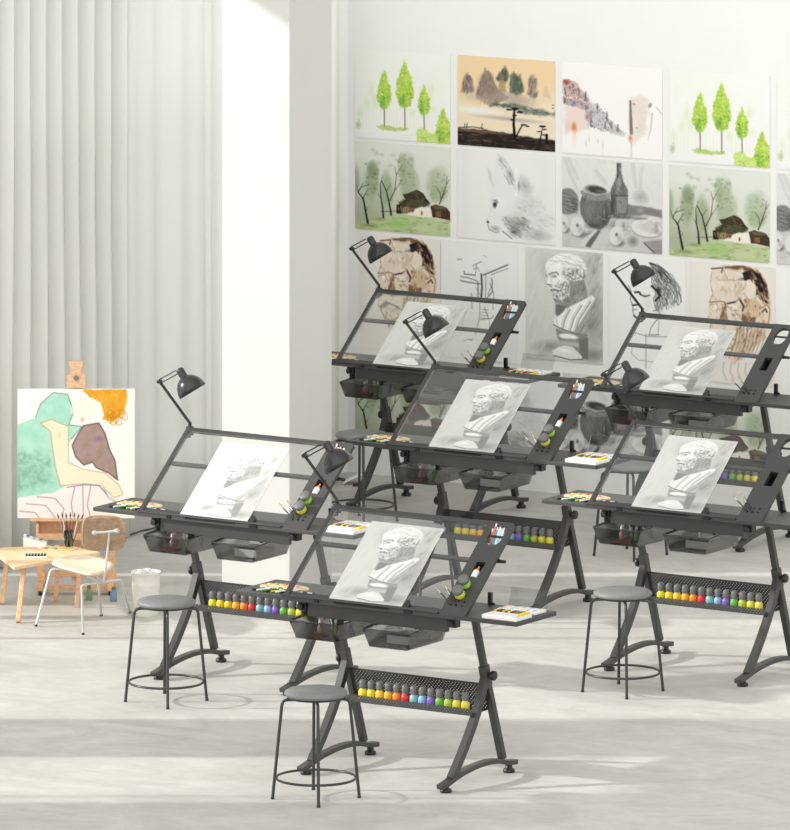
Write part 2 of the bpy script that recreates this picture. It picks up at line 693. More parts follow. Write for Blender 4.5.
def art_trees():
    A = Art(30, -97, 748, 550, 128, (243, 244, 240), 0.067)
    A.mix(0.25 * A.n(160), (225, 235, 205))
    for x, y, h in ((155, 120, 190), (120, 250, 120), (600, 140, 150), (625, 300, 90), (60, 320, 120), (460, 330, 90), (180, 220, 150)):
        A.blob(x, y + h / 2, 32, h / 2, (214, 228, 180), 0.45, 0.8, rag=0.2)
    for x in range(60, 620, 26):
        A.line([(x, 330 + (x * 7) % 60), (x, 480 + (x * 3) % 30)], 3, (216, 222, 196), 0.5)
    def tree(x, top, bot, hw, base):
        A.line([(x, bot - 30), (x + 2, base)], 9, (128, 104, 96), 0.9)
        pl = [(x, top), (x + hw * .45, top + (bot - top) * .25), (x + hw * .85, top + (bot - top) * .45), (x + hw, top + (bot - top) * .72),
              (x + hw * .55, bot - 12), (x, bot), (x - hw * .5, bot - 15), (x - hw, top + (bot - top) * .7), (x - hw * .8, top + (bot - top) * .42), (x - hw * .4, top + (bot - top) * .2)]
        A.fill(pl, (186, 213, 88), 12, 0.95, rag=14, ragsc=22)
        A.fill(pl, (140, 186, 66), 12, 0.75, rag=16, ragsc=18, tex=1.3, texsc=20)
        A.dabs(pl, 70, 9, 6, [(208, 226, 118), (150, 192, 70), (226, 236, 150), (126, 176, 66)], 0.7, 60, 60, seed=int(x))
        A.dabs([(x - hw, bot - 110), (x + hw, bot - 110), (x + hw * .5, bot - 10), (x - hw * .4, bot - 10)], 14, 9, 6, [(86, 148, 62), (110, 166, 66)], 0.7, 60, 60, seed=int(x) + 1)
        A.blob(x - hw * .3, bot - 50, hw * .5, 60, (92, 150, 62), 0.7, 0.8, rag=0.3, tex=0.6)
        A.blob(x + hw * .2, top + (bot - top) * .4, hw * .5, 60, (216, 230, 120), 0.6, 0.9, rag=0.3, tex=0.5)
    tree(250, 65, 350, 56, 478)
    tree(405, -10, 342, 68, 488)
    tree(550, 172, 394, 46, 492)
    A.fill([(195, 470), (240, 462), (330, 478), (430, 480), (425, 500), (330, 510), (210, 496)], (160, 190, 80), 8, 0.85, rag=10, ragsc=16, tex=0.5)
    A.fill([(500, 500), (548, 480), (600, 530), (660, 525), (760, 500), (760, 650), (495, 650)], (184, 214, 90), 10, 0.9, rag=16, ragsc=28, tex=0.4)
    tree(693, 335, 610, 58, 640)
    A.dabs([(500, 500), (660, 530), (748, 540), (748, 610), (500, 585)], 60, 14, 8, [(206, 226, 120), (160, 200, 70), (222, 234, 150)], 0.6, 0, 60, seed=9)
    A.blob(55, 460, 24, 40, (140, 160, 90), 0.6, 0.9, rag=0.4)
    A.fill([(20, 505), (490, 540), (490, 600), (20, 600)], (238, 240, 238), 14, 0.85)
    return A


def art_ink():
    A = Art(40, -95, 752, 600, 128, (238, 212, 170), 0.07)
    A.mix(np.clip((A.Y - 150) / 200, 0, 1) * 0.8, (236, 226, 206))
    def peak(pts, col, a=0.9):
        A.fill(pts, col, 14, a, rag=10, ragsc=40, tex=0.35, texsc=40)
    peak([(60, 195), (85, 80), (105, 45), (140, 80), (165, 195)], (146, 120, 104))
    peak([(170, 250), (205, 90), (240, 10), (300, 70), (330, 170), (420, 240), (300, 290)], (128, 112, 106))
    peak([(320, 90), (360, 30), (385, -10), (415, 60), (400, 110)], (84, 96, 84))
    peak([(330, 190), (350, 100), (375, 90), (400, 190)], (150, 128, 98))
    peak([(425, 190), (425, 60), (450, 30), (470, 70), (500, 60), (525, 190), (470, 210)], (92, 104, 90))
    peak([(440, 190), (452, 90), (478, 80), (500, 180)], (66, 90, 78), 0.8)
    peak([(545, 200), (565, 70), (585, 60), (615, 90), (620, 230), (570, 240)], (168, 146, 132))
    peak([(660, 220), (680, 140), (705, 170), (715, 240)], (206, 188, 168), 0.6)
    A.blob(130, 130, 30, 60, (150, 160, 156), 0.6, 0.9)
    for q, sd in (([(60, 195), (85, 80), (105, 45), (140, 80), (165, 195)], 1), ([(170, 250), (205, 90), (240, 10), (300, 70), (330, 170), (420, 240), (300, 290)], 2), ([(545, 200), (565, 70), (585, 60), (615, 90), (620, 230)], 3)):
        A.dabs(q, 46, 8, 26, [(108, 92, 88), (176, 156, 142), (132, 124, 120), (92, 86, 84)], 0.5, 10, 16, seed=sd)
    for q, sd in (([(320, 90), (360, 30), (385, -10), (415, 60), (400, 110)], 4), ([(425, 190), (425, 60), (450, 30), (470, 70), (500, 60), (525, 190), (470, 210)], 5)):
        A.dabs(q, 34, 8, 22, [(58, 76, 66), (104, 112, 96), (146, 132, 96), (50, 60, 56)], 0.55, 10, 16, seed=sd)
    A.blob(480, 260, 180, 60, (176, 164, 156), 0.75, 0.9, 14, rag=0.2)
    A.blob(160, 250, 150, 40, (226, 202, 176), 0.8, 0.9, 8)
    A.fill([(250, 280), (380, 275), (520, 290), (600, 330), (750, 350), (750, 372), (540, 350), (400, 310), (270, 300)], (88, 98, 88), 24, 0.7, rag=20, ragsc=40)
    A.blob(150, 330, 250, 34, (240, 238, 230), 0.9, 0.7, 5)
    A.blob(420, 400, 330, 24, (160, 160, 152), 0.75, 0.9, 6)
    A.blob(300, 440, 330, 34, (238, 222, 192), 0.9, 0.6, 6)
    A.fill([(30, 470), (200, 480), (430, 515), (620, 545), (760, 560), (760, 720), (30, 720)], (40, 32, 30), 14, 0.97, rag=12, ragsc=40)
    A.fill([(30, 478), (260, 488), (430, 520), (250, 510), (40, 492)], (140, 100, 84), 14, 0.7, rag=8)
    A.mix(np.clip((A.Y - 0.08 * A.X - 500) / 30, 0, 1) * 0.35 * (A.n(30) > 0.58), (108, 96, 92))
    A.dabs([(40, 495), (750, 560), (750, 650), (40, 600)], 60, 34, 6, [(20, 16, 16), (84, 66, 60), (30, 24, 22), (120, 100, 92)], 0.6, 5, 6, seed=6)
    A.dabs([(250, 275), (520, 285), (750, 350), (740, 375), (540, 345), (270, 300)], 50, 18, 8, [(70, 82, 74), (150, 156, 148), (100, 108, 98)], 0.6, 8, 12, seed=7)
    A.blob(340, 225, 330, 60, (176, 158, 146), 0.7, 1.0, 5, rag=0.2)
    A.blob(250, 150, 90, 120, (136, 120, 112), 0.6, 0.9, 8, rag=0.2, tex=0.4)
    A.blob(470, 140, 70, 100, (86, 98, 86), 0.6, 0.9, 0, rag=0.2, tex=0.4)
    A.blob(595, 160, 44, 110, (160, 140, 128), 0.6, 0.9, 0, rag=0.2, tex=0.4)
    ink = (22, 20, 20)
    A.line([(458, 545), (450, 440), (455, 330), (462, 320)], 22, ink, 1, 12)
    A.line([(470, 530), (500, 470), (520, 440), (560, 455)], 12, ink, 1, 6)
    A.line([(455, 400), (430, 405)], 8, ink)
    for x, y, w, h in ((420, 328, 30, 9), (460, 318, 34, 14), (495, 345, 28, 12), (455, 372, 22, 10), (440, 405, 22, 7), (525, 443, 26, 10), (550, 458, 18, 5)):
        A.blob(x, y, w, h, ink, 1, 0.5, rag=0.3, ragsc=14)
    A.line([(636, 590), (650, 520), (660, 465)], 12, ink, 1, 6)
    A.line([(690, 580), (690, 520)], 20, ink)
    for x, y, w, h in ((660, 455, 32, 10), (672, 478, 22, 7), (632, 495, 20, 6), (672, 520, 24, 8), (735, 290, 9, 7), (735, 315, 10, 6)):
        A.blob(x, y, w, h, ink, 1, 0.5, rag=0.3, ragsc=14)
    for x in (88, 105, 215):
        A.line([(x, 470), (x + 6, 435)], 5, ink, 0.9)
    A.line([(50, 466), (150, 462), (225, 472)], 7, ink, 0.9)
    return A


def art_city():
    A = Art(40, -93, 762, 618, 128, (246, 245, 241), 0.03)
    A.fill([(44, 45), (90, 38), (150, 70), (170, 110), (235, 190), (235, 225), (160, 190), (44, 180)], (176, 140, 132), 12, 0.85, rag=10, tex=0.5)
    A.blob(75, 65, 40, 26, (164, 74, 58), 0.85, 0.7, rag=0.2)
    A.fill([(44, 185), (150, 190), (235, 230), (225, 290), (150, 260), (50, 235)], (150, 122, 122), 14, 0.8, rag=12, tex=0.5)
    A.blob(122, 238, 22, 26, (96, 140, 180), 0.85, 0.6)
    for x, y in ((60, 120), (65, 150), (122, 90), (122, 135), (165, 130), (205, 160), (180, 230), (210, 250), (60, 215)):
        A.blob(x, y, 9, 22, (90, 96, 112), 0.75, 0.7, rag=0.2)
    A.line([(50, 178), (140, 180), (232, 222)], 9, (230, 214, 208), 0.9)
    A.fill([(55, 240), (230, 270), (240, 420), (60, 470)], (232, 208, 200), 40, 0.7, rag=20)
    A.fill([(205, 200), (215, 130), (235, 205), (295, 230), (330, 290), (362, 285), (370, 330), (400, 365), (470, 420), (500, 450), (495, 470), (350, 440), (230, 400)], (150, 146, 152), 14, 0.75, rag=18, ragsc=18, tex=0.8, texsc=14)
    for x, y0, y1 in ((210, 135, 190), (296, 225, 300), (365, 285, 350), (395, 355, 400), (444, 380, 430), (250, 280, 400), (352, 360, 410)):
        A.line([(x, y0), (x, y1)], 10, (92, 92, 102), 0.65, 16)
    A.dabs([(48, 50), (150, 70), (235, 190), (225, 280), (50, 230)], 80, 6, 12, [(120, 86, 84), (206, 186, 182), (92, 84, 96), (190, 150, 140)], 0.6, 0, 20, seed=3)
    A.dabs([(205, 250), (300, 230), (370, 330), (480, 440), (350, 430), (230, 400)], 110, 5, 10, [(110, 108, 116), (216, 214, 216), (150, 130, 132), (90, 90, 100)], 0.6, 0, 30, seed=4)
    A.blob(222, 330, 26, 50, (150, 100, 96), 0.6, 0.9, rag=0.3)
    A.blob(300, 310, 36, 50, (204, 206, 210), 0.8, 0.9, rag=0.3)
    A.blob(400, 410, 14, 24, (190, 120, 110), 0.5, 0.9)
    A.blob(128, 420, 26, 62, (222, 120, 66), 0.9, 0.8, rag=0.15)
    A.blob(128, 500, 26, 90, (246, 212, 178), 0.7, 1.0)
    A.blob(80, 420, 26, 80, (222, 190, 190), 0.5, 0.9)
    for x, y, h in ((215, 540, 50), (235, 500, 40), (300, 520, 30), (335, 560, 70)):
        A.blob(x, y, 9, h, (196, 160, 156), 0.5, 0.9)
    A.fill([(528, 180), (600, 140), (655, 165), (668, 250), (640, 440), (560, 520), (530, 420)], (222, 204, 196), 30, 0.75, rag=16, tex=0.5)
    A.line([(533, 190), (535, 300), (540, 440)], 14, (96, 76, 74), 0.7, 26)
    A.blob(535, 480, 22, 44, (204, 96, 56), 0.85, 0.8, rag=0.2)
    A.line([(540, 520), (540, 630)], 12, (180, 150, 146), 0.6)
    A.blob(675, 218, 14, 28, (96, 92, 96), 0.75, 0.7, 20)
    A.blob(560, 215, 14, 12, (120, 100, 100), 0.6, 0.8)
    A.line([(690, 280), (680, 400), (660, 490)], 14, (190, 176, 170), 0.6, 6)
    A.line([(720, 230), (760, 285)], 6, (170, 166, 166), 0.7)
    A.blob(580, 400, 9, 9, (120, 110, 108), 0.7, 0.7)
    A.mix(np.clip((A.Y - 420) / 160, 0, 1) * 0.5, (247, 245, 242))
    return A


def art_house():
    A = Art(32, 5, 750, 665, 128, (226, 228, 220), 0.073)
    A.mix(np.clip((A.Y - 120) / 420, 0, 1) * 0.7 * np.clip(1.25 - A.X / 600, 0.2, 1), (150, 164, 130))
    def pale(x, y, rx, ry, c=(136, 152, 116), a=0.6):
        A.blob(x, y, rx, ry, c, a, 0.45, rag=0.15, ragsc=50)
    pale(30, 300, 40, 140)
    pale(160, 300, 60, 170)
    pale(165, 220, 50, 80, (110, 128, 92), 0.4)
    pale(270, 380, 60, 170, (142, 158, 124), 0.6)
    pale(430, 290, 70, 230, (150, 166, 132), 0.62)
    pale(385, 190, 36, 110, (130, 152, 104), 0.4)
    pale(500, 330, 26, 110, (160, 172, 140), 0.4)
    pale(650, 330, 100, 160, (160, 174, 140), 0.6)
    pale(660, 400, 80, 70, (140, 156, 108), 0.35)
    for x, y in ((165, 75), (235, 110), (320, 110), (210, 170), (300, 190), (380, 120), (190, 100), (350, 150)):
        A.blob(x, y, 26, 22, (150, 160, 136), 0.4, 1.0, rag=0.5, ragsc=12)
    A.fill([(30, 690), (30, 640), (120, 620), (200, 590), (330, 560), (450, 545), (560, 575), (750, 600), (750, 740), (30, 740)], (184, 200, 148), 24, 0.95, rag=14)
    A.dabs([(40, 640), (330, 565), (560, 580), (750, 610), (750, 715), (40, 670)], 90, 26, 7, [(206, 214, 170), (150, 176, 110), (132, 142, 86), (196, 206, 150)], 0.5, 5, 12, seed=5)
    A.blob(370, 625, 120, 45, (140, 194, 100), 0.7, 0.9, rag=0.2)
    A.blob(560, 660, 130, 40, (206, 214, 168), 0.7, 0.9, rag=0.2)
    A.blob(140, 640, 90, 26, (110, 116, 66), 0.6, 0.9, rag=0.3)
    A.blob(220, 590, 60, 18, (120, 128, 80), 0.6, 0.9, rag=0.3)
    A.blob(350, 680, 50, 12, (100, 130, 60), 0.5, 0.9)
    br = (38, 32, 26)
    def limb(p, w, w1):
        A.line(p, w, br, 0.92, w1)
    limb([(128, 620), (112, 540), (96, 450), (85, 430)], 17, 10)
    limb([(85, 430), (55, 390), (75, 355), (135, 332)], 9, 4)
    limb([(92, 440), (110, 400), (130, 370)], 7, 3)
    limb([(245, 578), (240, 500), (228, 440), (222, 330)], 15, 5)
    limb([(305, 560), (290, 470), (268, 380), (232, 305)], 15, 5)
    limb([(296, 450), (330, 380), (345, 260)], 8, 3)
    limb([(668, 474), (690, 420), (720, 330), (726, 270)], 9, 3)
    limb([(680, 440), (672, 390)], 5, 2)
    for p in ([(55, 390), (40, 330)], [(75, 355), (95, 320)], [(112, 540), (128, 500)], [(228, 440), (205, 400)], [(222, 330), (240, 270)], [(268, 380), (300, 330)], [(330, 380), (385, 300)], [(345, 260), (390, 180)], [(720, 330), (745, 290)], [(690, 420), (730, 370)], [(672, 390), (640, 340)], [(345, 260), (330, 200)]):
        limb(p, 4, 2)
    A.dabs([(100, 150), (210, 150), (210, 400), (120, 420)], 40, 12, 9, [(96, 116, 78), (150, 164, 128), (120, 138, 100)], 0.4, 0, 90, seed=6)
    A.dabs([(345, 130), (480, 90), (490, 400), (350, 330)], 50, 12, 9, [(110, 134, 84), (164, 178, 142), (136, 156, 108)], 0.4, 0, 90, seed=7)
    A.dabs([(570, 260), (745, 240), (745, 430), (590, 430)], 40, 12, 9, [(128, 148, 100), (176, 188, 152)], 0.4, 0, 90, seed=8)
    A.line([(230, 535), (340, 530)], 5, (70, 56, 44), 0.8)
    A.fill([(390, 402), (430, 398), (500, 368), (545, 395), (600, 470), (560, 500), (480, 510), (340, 490), (410, 440)], (58, 52, 40), 6, 0.95, rag=5)
    A.blob(505, 400, 40, 22, (96, 62, 44), 0.7, 0.8)
    A.fill([(425, 440), (560, 440), (585, 490), (480, 500), (415, 480)], (86, 90, 62), 10, 0.7, rag=8)
    A.fill([(345, 490), (480, 490), (480, 545), (345, 545)], (92, 74, 50), 6, 0.95, rag=4, tex=0.3)
    A.fill([(395, 500), (440, 498), (440, 545), (395, 545)], (176, 154, 112), 5, 0.8)
    A.fill([(345, 485), (370, 485), (380, 550), (345, 548)], (36, 30, 22), 5, 0.9)
    A.fill([(480, 520), (520, 500), (600, 500), (612, 575), (560, 575), (420, 555)], (240, 236, 224), 8, 0.95, rag=5)
    A.dabs([(345, 480), (430, 410), (500, 370), (590, 470), (480, 505)], 50, 14, 5, [(36, 32, 26), (96, 88, 64), (70, 62, 46), (110, 104, 80)], 0.7, 20, 30, seed=9)
    A.dabs([(345, 500), (480, 500), (480, 545), (345, 545)], 30, 4, 12, [(40, 32, 24), (150, 120, 80), (110, 90, 62)], 0.7, 0, 10, seed=10)
    A.dabs([(615, 500), (745, 530), (745, 590), (620, 570)], 40, 6, 10, [(36, 30, 24), (140, 100, 64), (96, 70, 50)], 0.7, 0, 30, seed=11)
    A.blob(535, 545, 10, 20, (190, 40, 44), 0.9, 0.5)
    A.fill([(600, 490), (640, 478), (720, 500), (750, 540), (750, 600), (615, 570)], (66, 52, 38), 6, 0.95, rag=5)
    A.fill([(615, 490), (700, 492), (725, 515), (640, 515)], (110, 112, 76), 8, 0.7)
    A.fill([(640, 530), (680, 530), (680, 570), (640, 565)], (146, 108, 70), 5, 0.8)
    A.blob(587, 480, 12, 18, (150, 84, 64), 0.7, 0.8)
    return A


def art_cat():
    A = Art(40, 25, 752, 708, 128, (236, 237, 234), 0.05)
    A.mix(np.clip(1 - np.abs(A.X - 90) / 60, 0, 1) * 0.35, (222, 224, 221))
    A.mix(np.clip(1 - np.abs(A.X - 690) / 120, 0, 1) * 0.25, (222, 224, 221))
    A.fill([(265, 170), (300, 200), (320, 240), (335, 60), (385, 100), (440, 190), (470, 330), (480, 210), (590, 290), (600, 380), (700, 470), (752, 560), (752, 740), (480, 720), (270, 660), (250, 580), (290, 480), (285, 400), (262, 300)], (232, 233, 231), 40, 0.9)
    A.blob(425, 225, 34, 80, (140, 143, 139), 0.85, 1.0, -12, rag=0.15)
    A.blob(370, 120, 40, 70, (206, 209, 206), 0.8, 1.0, -25)
    A.blob(280, 230, 20, 60, (200, 203, 200), 0.7, 1.0, -8)
    A.blob(302, 235, 10, 60, (238, 239, 237), 0.9, 0.8, 3)
    A.line([(470, 170), (478, 260), (466, 370)], 20, (246, 247, 245), 0.9)
    A.blob(530, 300, 70, 110, (170, 173, 169), 0.75, 1.0, -25, rag=0.2, ragsc=20)
    A.blob(488, 300, 12, 50, (110, 113, 109), 0.7, 0.9)
    A.blob(560, 450, 130, 120, (196, 199, 194), 0.7, 1.0, rag=0.25, ragsc=24, tex=0.4)
    A.blob(480, 590, 120, 80, (130, 135, 128), 0.85, 1.0, 15, rag=0.25, ragsc=22)
    A.blob(455, 650, 60, 50, (84, 90, 82), 0.75, 1.0, 30, rag=0.2, ragsc=18)
    A.blob(620, 670, 130, 60, (150, 154, 148), 0.7, 1.0, 5, rag=0.2, ragsc=20)
    A.blob(640, 560, 120, 80, (206, 208, 204), 0.6, 1.0, rag=0.3, ragsc=18)
    A.dabs([(480, 210), (590, 290), (600, 380), (700, 470), (752, 560), (752, 720), (480, 700), (400, 560), (500, 420)], 220, 26, 5, [(150, 153, 148), (214, 216, 212), (186, 189, 184), (236, 237, 234)], 0.22, 28, 22, seed=2)
    A.dabs([(360, 540), (560, 540), (560, 690), (440, 700)], 90, 22, 5, [(86, 92, 84), (150, 154, 148), (120, 126, 118)], 0.28, 30, 24, seed=3)
    A.dabs([(335, 70), (380, 100), (450, 230), (460, 330), (420, 300), (350, 160)], 46, 22, 5, [(120, 124, 120), (196, 199, 196), (220, 222, 219)], 0.4, 64, 14, seed=4)
    A.line([(335, 62), (320, 240), (300, 330)], 6, (222, 224, 221), 0.6)
    A.line([(335, 62), (385, 100), (440, 190), (468, 340)], 7, (200, 203, 199), 0.6)
    A.line([(262, 170), (275, 240), (300, 300)], 6, (196, 199, 195), 0.7)
    A.line([(285, 400), (288, 480), (256, 570)], 5, (208, 210, 207), 0.8)
    A.blob(430, 500, 70, 60, (226, 228, 225), 0.6, 1.0)
    A.blob(345, 430, 70, 50, (240, 241, 239), 0.8, 0.9)
    A.blob(314, 445, 20, 36, (52, 52, 52), 0.95, 0.6, 10, rag=0.1)
    A.blob(318, 428, 7, 9, (210, 212, 210), 0.9, 0.6)
    A.line([(300, 415), (325, 412), (335, 430)], 6, (90, 90, 90), 0.8)
    A.blob(262, 582, 13, 14, (44, 44, 44), 0.95, 0.6)
    A.line([(262, 600), (272, 640), (320, 662), (350, 655)], 7, (120, 122, 118), 0.7)
    A.blob(320, 630, 55, 28, (150, 153, 148), 0.7, 0.9, 8, rag=0.2, ragsc=16)
    for y in (600, 622, 640, 655):
        A.line([(345, y), (420, y + 50), (460, y + 90)], 5, (248, 249, 247), 0.85)
    A.line([(370, 650), (440, 705)], 8, (60, 62, 60), 0.7)
    return A


def art_still():
    A = Art(42, 45, 745, 675, 128, (222, 222, 219), 0.055)
    A.mix(0.5 * np.clip(1 - A.Y / 420, 0, 1), (234, 234, 231))
    for p in ([(60, 60), (100, 170), (160, 300)], [(90, 60), (150, 200)], [(280, 140), (350, 230)], [(600, 120), (590, 250), (640, 350)], [(540, 90), (560, 250)]):
        A.line(p, 26, (188, 188, 186), 0.35)
    A.blob(590, 320, 70, 60, (140, 140, 138), 0.6, 1.0, 20)
    A.fill([(40, 430), (500, 380), (750, 420), (750, 760), (40, 720)], (196, 196, 193), 40, 0.8, tex=0.3, texsc=60)
    A.fill([(500, 370), (745, 405), (745, 460), (620, 440), (500, 470)], (112, 112, 110), 16, 0.8, rag=6)
    A.blob(590, 410, 40, 26, (190, 190, 188), 0.6, 0.9)
    A.blob(80, 360, 85, 100, (128, 128, 126), 0.95, 0.15)
    for k in range(4):
        A.line([(45, 300 + k * 26), (110, 320 + k * 26), (150, 380 + k * 16)], 6, (80, 80, 78), 0.6)
    A.blob(130, 400, 40, 60, (70, 70, 68), 0.6, 0.9)
    A.fill([(190, 290), (165, 370), (172, 440), (200, 500), (250, 545), (310, 552), (360, 520), (390, 460), (392, 380), (370, 300), (280, 318)], (104, 104, 101), 6, 1.0, tex=0.2, texsc=20)
    A.blob(230, 400, 50, 110, (150, 150, 147), 0.6, 1.0, 6)
    A.blob(340, 460, 40, 100, (52, 52, 50), 0.8, 1.0, 12)
    A.blob(338, 430, 8, 60, (186, 186, 184), 0.7, 0.9)
    A.blob(270, 530, 90, 30, (50, 50, 48), 0.6, 1.0, 5)
    A.line([(186, 292), (200, 318), (280, 338), (350, 330), (380, 300)], 30, (150, 150, 147), 0.9)
    A.blob(278, 276, 90, 38, (164, 164, 160), 1.0, 0.12, 8)
    A.blob(282, 274, 78, 28, (70, 70, 68), 1.0, 0.3, 8)
    A.blob(310, 284, 46, 14, (130, 130, 127), 0.8, 0.9, 8)
    A.fill([(428, 82), (458, 82), (460, 150), (475, 215), (505, 270), (505, 440), (490, 462), (410, 462), (385, 440), (385, 270), (415, 200), (428, 150)], (100, 100, 98), 6, 1.0, tex=0.2)
    A.blob(440, 230, 22, 90, (180, 180, 177), 0.7, 1.0, 8)
    A.blob(400, 380, 24, 100, (48, 48, 46), 0.85, 1.0)
    A.line([(390, 310), (505, 312)], 8, (70, 70, 68), 0.8)
    A.fill([(425, 318), (500, 318), (495, 430), (430, 435)], (158, 158, 155), 10, 0.85, tex=0.3)
    A.line([(432, 90), (434, 190)], 10, (60, 60, 58), 0.8)
    A.blob(450, 465, 110, 14, (56, 56, 54), 0.8, 1.0)
    A.blob(430, 520, 90, 50, (96, 96, 94), 0.7, 1.0)
    A.blob(590, 470, 90, 18, (120, 120, 118), 0.8, 0.8, 4)
    A.blob(640, 545, 120, 66, (86, 86, 84), 0.8, 0.5, 6)
    A.blob(635, 535, 112, 62, (226, 226, 223), 1.0, 0.1, 8)
    A.blob(640, 528, 84, 42, (204, 204, 201), 0.9, 0.5, 8)
    A.blob(700, 555, 40, 26, (130, 130, 127), 0.7, 1.0)
    A.blob(680, 485, 56, 36, (224, 224, 221), 1.0, 0.2, -12)
    A.blob(665, 525, 46, 48, (206, 206, 203), 1.0, 0.25, -20)
    A.blob(705, 520, 22, 50, (130, 130, 127), 0.6, 1.0)
    A.dabs([(170, 330), (385, 330), (390, 460), (320, 545), (200, 500)], 110, 5, 24, [(76, 76, 74), (136, 136, 133), (84, 84, 82), (116, 116, 113)], 0.22, 4, 14, seed=3)
    A.dabs([(390, 270), (505, 270), (505, 450), (400, 455)], 60, 5, 22, [(70, 70, 68), (150, 150, 147), (110, 110, 108)], 0.25, 0, 12, seed=4)
    A.dabs([(45, 300), (150, 330), (150, 450), (45, 430)], 40, 20, 4, [(84, 84, 82), (160, 160, 157)], 0.5, 20, 16, seed=5)
    A.dabs([(45, 470), (745, 430), (745, 700), (45, 660)], 120, 26, 6, [(150, 150, 147), (214, 214, 211), (150, 150, 148)], 0.2, -20, 40, seed=6)
    A.dabs([(45, 50), (745, 60), (745, 370), (520, 360), (45, 250)], 90, 34, 8, [(206, 206, 203), (234, 234, 231), (206, 206, 204)], 0.22, 60, 20, seed=7)
    def apple(x, y, rx, ry, ang=0):
        A.blob(x + 14, y + ry * .7, rx * 1.1, ry * .5, (58, 58, 56), 0.85, 0.9)
        A.blob(x, y, rx, ry, (222, 222, 219), 1.0, 0.12, ang)
        A.blob(x + rx * .45, y + ry * .3, rx * .5, ry * .6, (150, 150, 147), 0.6, 1.0, ang)
        A.blob(x + 2, y - ry * .1, rx * .26, ry * .26, (60, 60, 58), 0.9, 0.9, ang)
    apple(52, 520, 36, 62)
    apple(148, 534, 52, 72)
    A.blob(456, 512, 46, 40, (206, 206, 203), 1.0, 0.15)
    A.blob(476, 520, 20, 34, (120, 120, 118), 0.7, 1.0)
    apple(424, 592, 52, 72, 6)
    A.blob(215, 590, 60, 20, (84, 84, 82), 0.6, 1.0, -30)
    A.fill([(205, 672), (240, 610), (290, 555), (315, 560), (280, 620), (240, 680)], (88, 88, 86), 8, 0.85)
    A.fill([(160, 670), (200, 620), (280, 555), (295, 560), (230, 630), (200, 676)], (216, 216, 213), 8, 0.8)
    A.fill([(330, 560), (370, 560), (360, 640), (330, 690), (250, 680)], (208, 208, 205), 16, 0.6)
    A.blob(540, 630, 50, 50, (96, 96, 94), 0.7, 1.0, 40)
    A.fill([(610, 630), (745, 610), (745, 720), (690, 712)], (130, 130, 128), 12, 0.8, tex=0.4)
    A.line([(620, 640), (700, 715)], 10, (70, 70, 68), 0.7)
    return A


